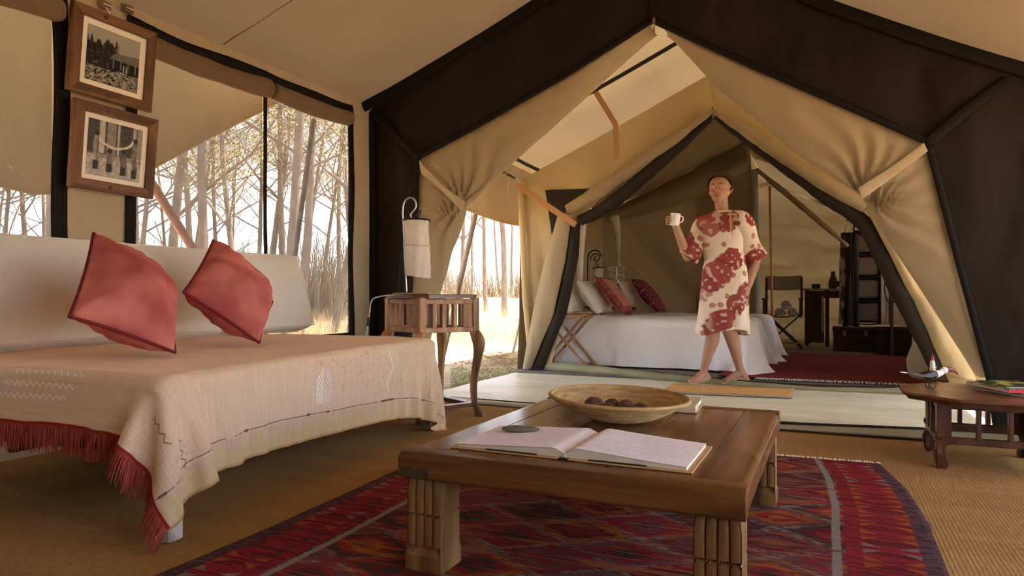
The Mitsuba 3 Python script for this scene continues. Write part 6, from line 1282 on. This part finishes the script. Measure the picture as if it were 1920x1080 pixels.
# dress: body ring by ring, with folds that grow towards the hem, and two wide sleeves
an = np.linspace(0, 2 * np.pi, 73)[:-1]; secs = []
for z, a_, b_, c_ in ((1.385, .082, .068, nk), (1.365, .115, .082, nk), (1.335, .178, .092, nk), (1.27, .190, .118, che), (1.18, .178, .128, che), (1.08, .165, .122, che), (1.0, .168, .122, pel), (.92, .186, .132, pel), (.82, .196, .140, pel), (.70, .198, .150, pel), (.58, .200, .158, pel), (.47, .205, .166, pel), (.425, .208, .170, pel)):
    low = max(0, (1.0 - z) / .6); c = np.array([c_[0], c_[1], z]) + fd * (.035 * low) * 1.0
    fo_r = 1 + .07 * low * np.sin(an * 7 + 1.5 * math.sin(z * 6)) + .03 * low * np.sin(an * 13 + z * 5) + .012 * np.sin(an * 4 + z * 22)
    secs.append([c + sd * a_ * f * math.cos(q) + fd * b_ * f * math.sin(q) + [0, 0, .03 * low * math.sin(q * 2 + .5)] for q, f in zip(an, fo_r)])
secs = PchipInterpolator(np.arange(len(secs)), np.array(secs), axis=0)(np.linspace(0, len(secs) - 1, 70))
v, f, uv = grid(np.concatenate([secs, secs[:, :1]], 1)); dm = tm(v, f); dm.merge_vertices(); part(k, 'dress', bump(dm, .006, [7, 7, 5], 3), 'dress_print', True, label='red and cream printed dress')
for a_, b_ in ((rs, rel), (ls, lel)):
    p = spline([a_ + (nk - a_) * .28 + [0, 0, -.02], a_ + [0, 0, -.012], a_ * .5 + b_ * .5 + [0, 0, -.008], b_ * .98 + a_ * .02 + [0, 0, -.012]], 26)
    q = tube(p, np.interp(np.linspace(0, 1, 26), [0, .25, .6, 1], [.066, .070, .074, .088]), 20); q.update_faces(~np.isin(q.faces, [len(q.vertices) - 1, len(q.vertices) - 2]).any(1)); part(k, 'sleeve', bump(q, .010, [9, 9, 9], 5), 'dress_print', True)
k = thing('mug', 'white mug held up in the woman\'s right hand', 'mug'); md = rot(lathe([(0, .002), (.034, 0), (.038, .004), (.040, .090), (.0405, .093), (.038, .094), (.036, .090), (.033, .008), (0, .007)], 30), .12, (0, 1, 0))
put(k, move(md, mugc - [0, 0, .045]), 'white_ceramic', 30); hx = sd * .85 - fd * .52; hc = mugc + hx * .037; part(k, 'handle', tube(spline([hc + [0, 0, .026], hc + hx * .026 + [0, 0, .020], hc + hx * .028 - [0, 0, .012], hc - [0, 0, .026]], 16), .005, 8), 'white_ceramic', True)
# ================================================================ THE WOODS OUTSIDE
def tree_mesh(seed, h, r0, spread=.5, leafy=1.0, nb=11):
    g = random.Random(seed); br, lv = [], []
    def grow(p, d, L, r, dep):
        n = 5 if dep else 9; pts = [np.array(p, float)]; d = np.array(d, float)
        for i in range(n):
            d = d + np.array([g.uniform(-1, 1), g.uniform(-1, 1), g.uniform(-.4, .8) if dep else .25]) * (.20 if dep else .055); d /= np.linalg.norm(d); pts.append(pts[-1] + d * L / n)
        br.append(tube(np.array(pts), np.linspace(r, r * (.30 if dep else .38), n + 1), (9, 5, 4, 3)[dep]))
        if dep < 3:
            for _ in range((nb, 7, 5)[dep]):
                t_ = g.uniform(.28 if dep == 0 else .2, 1); i = min(int(t_ * n), n - 1); q = pts[i] + (pts[i + 1] - pts[i]) * (t_ * n - i); a = g.uniform(0, 6.283)
                dd = np.array([math.cos(a), math.sin(a), g.uniform(.05, .9)]) + d * .25; grow(q, dd / np.linalg.norm(dd), L * g.uniform(.28, .5) * (spread + .5), max(r * (1 - .6 * t_) * g.uniform(.28, .45), .006), dep + 1)
        if dep >= 2:
            for _ in range(int(15 * leafy)):
                i = g.randrange(n); lv.append(pts[i] + np.array([g.gauss(0, .16), g.gauss(0, .16), g.gauss(0, .14)]))
    grow((0, 0, -.1), (g.uniform(-.06, .06), g.uniform(-.06, .06), 1), h, r0, 0)
    L = np.array(lv); m = len(L); gg = np.random.default_rng(seed); a = gg.normal(size=(m, 3)); a /= np.linalg.norm(a, axis=1, keepdims=True); b = np.cross(a, gg.normal(size=(m, 3))); b /= np.linalg.norm(b, axis=1, keepdims=True); s = gg.uniform(.013, .030, (m, 1))
    v = np.stack([L - a * s, L + b * s * .5, L + a * s, L - b * s * .5], 1).reshape(-1, 3); i = np.arange(m) * 4
    return cat(br), (v, np.vstack([np.stack([i, i + 1, i + 2], 1), np.stack([i, i + 2, i + 3], 1)]))
TREES = [tree_mesh(3, 9.5, .10, .5, 1.0), tree_mesh(11, 8.5, .08, .7, 1.4, 12), tree_mesh(23, 10, .14, .6, 1.0), tree_mesh(37, 7.0, .06, .8, 1.6, 14), tree_mesh(41, 8.0, .07, .45, .6)]
def own_tree(seed, wpx, d, h, spread, leafy, nb, u, label, lean=0.0):
    """a tree whose trunk is wpx pixels wide in the photograph at distance d"""
    a, b = tree_mesh(seed, h, wpx * d / FPX / 2, spread, leafy, nb); p = at(u, HZ, d=d); k = thing('tree', label, 'tree'); to = T().translate([float(p[0]), float(p[1]), -.05]).rotate([0, 1, 0], lean)
    scene[k + '__trunk'] = {**mikit.ply(a, 'bark', smooth=40), 'to_world': to}; scene[k + '__leaves'] = {**mikit.ply(b, 'leaves_dry', smooth=False), 'to_world': to}; labels[k + '__leaves'] = {'kind': 'stuff'}
TP = [(mikit.ply(a, 'bark', smooth=40), mikit.ply(b, 'leaves_dry', smooth=False)) for a, b in TREES]
def tree(kind, u, d, s, rz, label, group=None, name='tree', lean=0.0):
    p = at(u, HZ, d=d); k = thing(name, label, 'tree', group); to = T().translate([float(p[0]), float(p[1]), -.05 + max(0, (np.hypot(p[0], p[1]) - 14) / 40) * 1.2]).rotate([0, 1, 0], lean).rotate([0, 0, 1], rz).scale(s)
    scene[k + '__trunk'] = {**TP[kind][0], 'to_world': to}; scene[k + '__leaves'] = {**TP[kind][1], 'to_world': to}; labels[k + '__leaves'] = {'kind': 'stuff'}
own_tree(101, 34, 9.0, 8, .5, 1.0, 9, 88, 'thick bark trunk behind the netting, left of the framed photographs')
own_tree(102, 20, 10.5, 10, .5, 1.4, 12, 386, 'straight grey trunk behind the netting, right of the framed photographs')
own_tree(103, 20, 11.5, 7, .8, 1.4, 12, 300, 'forked dark tree behind the pinkish pole', 8)
own_tree(104, 20, 9.5, 9, .6, 1.4, 12, 532, 'tall trunk crossed by the grey leaning pole behind the netting')
own_tree(105, 18, 12.0, 9, .5, 1.6, 12, 560, 'brown trunk right of the grey leaning pole')
own_tree(106, 16, 12.5, 6.5, .9, 1.8, 14, 625, 'spreading branching tree near the dark post ending the netting', 10)
own_tree(107, 13, 13.0, 7, .8, 1.8, 14, 450, 'bushy tree behind the dark strip between the two netting windows', -10)
own_tree(108, 13, 19.0, 11, .5, 1.0, 11, 946, 'pale trunk in the bright gap, nearest the bedroom tent')
own_tree(109, 9, 22.0, 10, .5, 1.0, 11, 912, 'thin pale trunk in the bright gap, left of the nearest one')
own_tree(110, 9, 20.0, 8, .8, 1.2, 12, 862, 'branching pale tree in the bright gap behind the dark pole')
G2 = 'bare trees in the woods beyond the tents'
i = 0
for u0 in np.linspace(-260, 760, 30):
    i += 1; tree(rng.choice([0, 1, 3, 3, 4]), u0 + rng.uniform(-20, 20), rng.uniform(15, 27), rng.uniform(.8, 1.25), rng.uniform(0, 360), 'bare grey tree among others in the woods beyond the netting windows', G2, 'woodland_tree', rng.uniform(-6, 6))
for u0 in np.linspace(800, 1010, 6):
    tree(rng.choice([0, 1, 3, 4]), u0 + rng.uniform(-10, 10), rng.uniform(30, 42), rng.uniform(.8, 1.1), rng.uniform(0, 360), 'bare pale tree among others in the sunlit woods seen through the gap', 'bare trees seen through the gap', 'woodland_tree', rng.uniform(-5, 5))
for u0 in (1780, 1835, 1890): tree(rng.choice([1, 3]), u0, rng.uniform(14, 22), 1.0, rng.uniform(0, 360), 'bare tree standing beyond the right side of the tents', 'bare trees right of the tents', 'woodland_tree')
# undergrowth: twiggy shrubs closing the view between the trunks
def shrub_mesh(seed, n=130):
    g = np.random.default_rng(seed); out = []
    for _ in range(n):
        a = g.uniform(0, 6.283); b = np.array([math.cos(a), math.sin(a), 0]) * g.uniform(0, .7); t_ = b * g.uniform(1.0, 1.9) + np.array([g.normal(0, .25), g.normal(0, .25), g.uniform(.7, 2.5)]); m = (b + t_) / 2 + g.normal(0, .12, 3)
        out.append(tube(spline([b, m, t_], 5), np.linspace(.013, .004, 5), 3))
    return cat(out)
SP = [mikit.ply(shrub_mesh(s), 'twigs', smooth=True) for s in (5, 6)]
for i, u0 in enumerate(np.r_[np.linspace(-280, 770, 42), np.linspace(790, 1020, 6)]):
    d = rng.uniform(15, 30) if u0 < 780 else rng.uniform(28, 40); p = at(u0 + rng.uniform(-12, 12), HZ, d=d); k = thing('shrub', 'twiggy leafless shrub in the undergrowth between the trunks', 'shrub', 'leafless shrubs in the undergrowth')
    scene[k] = {**SP[i % 2], 'to_world': T().translate([float(p[0]), float(p[1]), float(-.1 + max(0, (np.hypot(p[0], p[1]) - 14) / 40) * 1.2)]).rotate([0, 0, 1], rng.uniform(0, 360)).scale([1.4, 1.4, rng.uniform(.7, 1.2)])}
# dry grass
def grass(n, fn, hmin, hmax, wd, seed):
    g = np.random.default_rng(seed); P = np.array([fn(g) for _ in range(n)]); a = g.uniform(0, 6.283, n); h = g.uniform(hmin, hmax, n); ln = g.normal(0, .35, (n, 2)) * h[:, None]
    w = np.stack([np.cos(a), np.sin(a), 0 * a], -1) * wd; tp = P + np.stack([ln[:, 0], ln[:, 1], h], -1); v = np.stack([P - w, P + w, tp], 1).reshape(-1, 3); i = np.arange(n) * 3; return v, np.stack([i, i + 1, i + 2], 1)
def far_spot(g): u, d = g.uniform(-250, 1000), 7.5 + 22 * g.random() ** 1.3; p = at(u, HZ, d=d); return [p[0], p[1], -.06 + max(0, (np.hypot(p[0], p[1]) - 14) / 40) * 1.2] if p[0] < -4.6 or p[1] > 9 else [-9, 8, -.06]
put(stuff('dry_grass', 'straw coloured dry grass between the trees', 'grass'), grass(26000, far_spot, .10, .50, .006, 4), 'dry_grass', False)
put(stuff('green_grass', 'short green grass tufts at the edge of the groundsheet', 'grass'), grass(2600, lambda g: [*(lambda p: (p[0], p[1]))(at(g.uniform(845, 975), g.uniform(690, 735), z=-.02)), -.025], .01, .035, .0022, 5), 'green_grass', False)
put(stuff('green_grass', 'sunlit green grass outside the right edge of the bedroom doorway', 'grass'), grass(5000, lambda g: [g.uniform(1.05, 2.6), g.uniform(4.4, 7.5), -.03], .02, .08, .003, 6), 'green_grass', False)
g_ = np.random.default_rng(8); o = []
c = at(948, 680, z=-.02)
for _ in range(260):
    q = c + [g_.normal(0, .16), g_.normal(0, .13), abs(g_.normal(0, .05)) + .01]; a_ = g_.uniform(0, 6.283); L_ = g_.uniform(.06, .2); d_ = np.array([math.cos(a_), math.sin(a_), g_.uniform(-.2, .35)]) * L_
    o.append(tube([q, q + d_ * .5 + g_.normal(0, .012, 3), q + d_], .003, 3))
put(stuff('straw_heap', 'heap of dry straw by the left corner of the bedroom tent', 'straw'), cat(o), 'dry_grass', False)
o = []
for _ in range(700):
    p = at(g_.uniform(845, 985), g_.uniform(676, 738), z=-.03); o.append(bump(sphere((p[0], p[1], -.028), g_.uniform(.006, .02), (1, 1, .6), 1), .003, 90, 1))
put(stuff('gravel', 'grey gravel and clods at the edge of the groundsheet in the gap', 'gravel'), cat(o), 'soil', False)
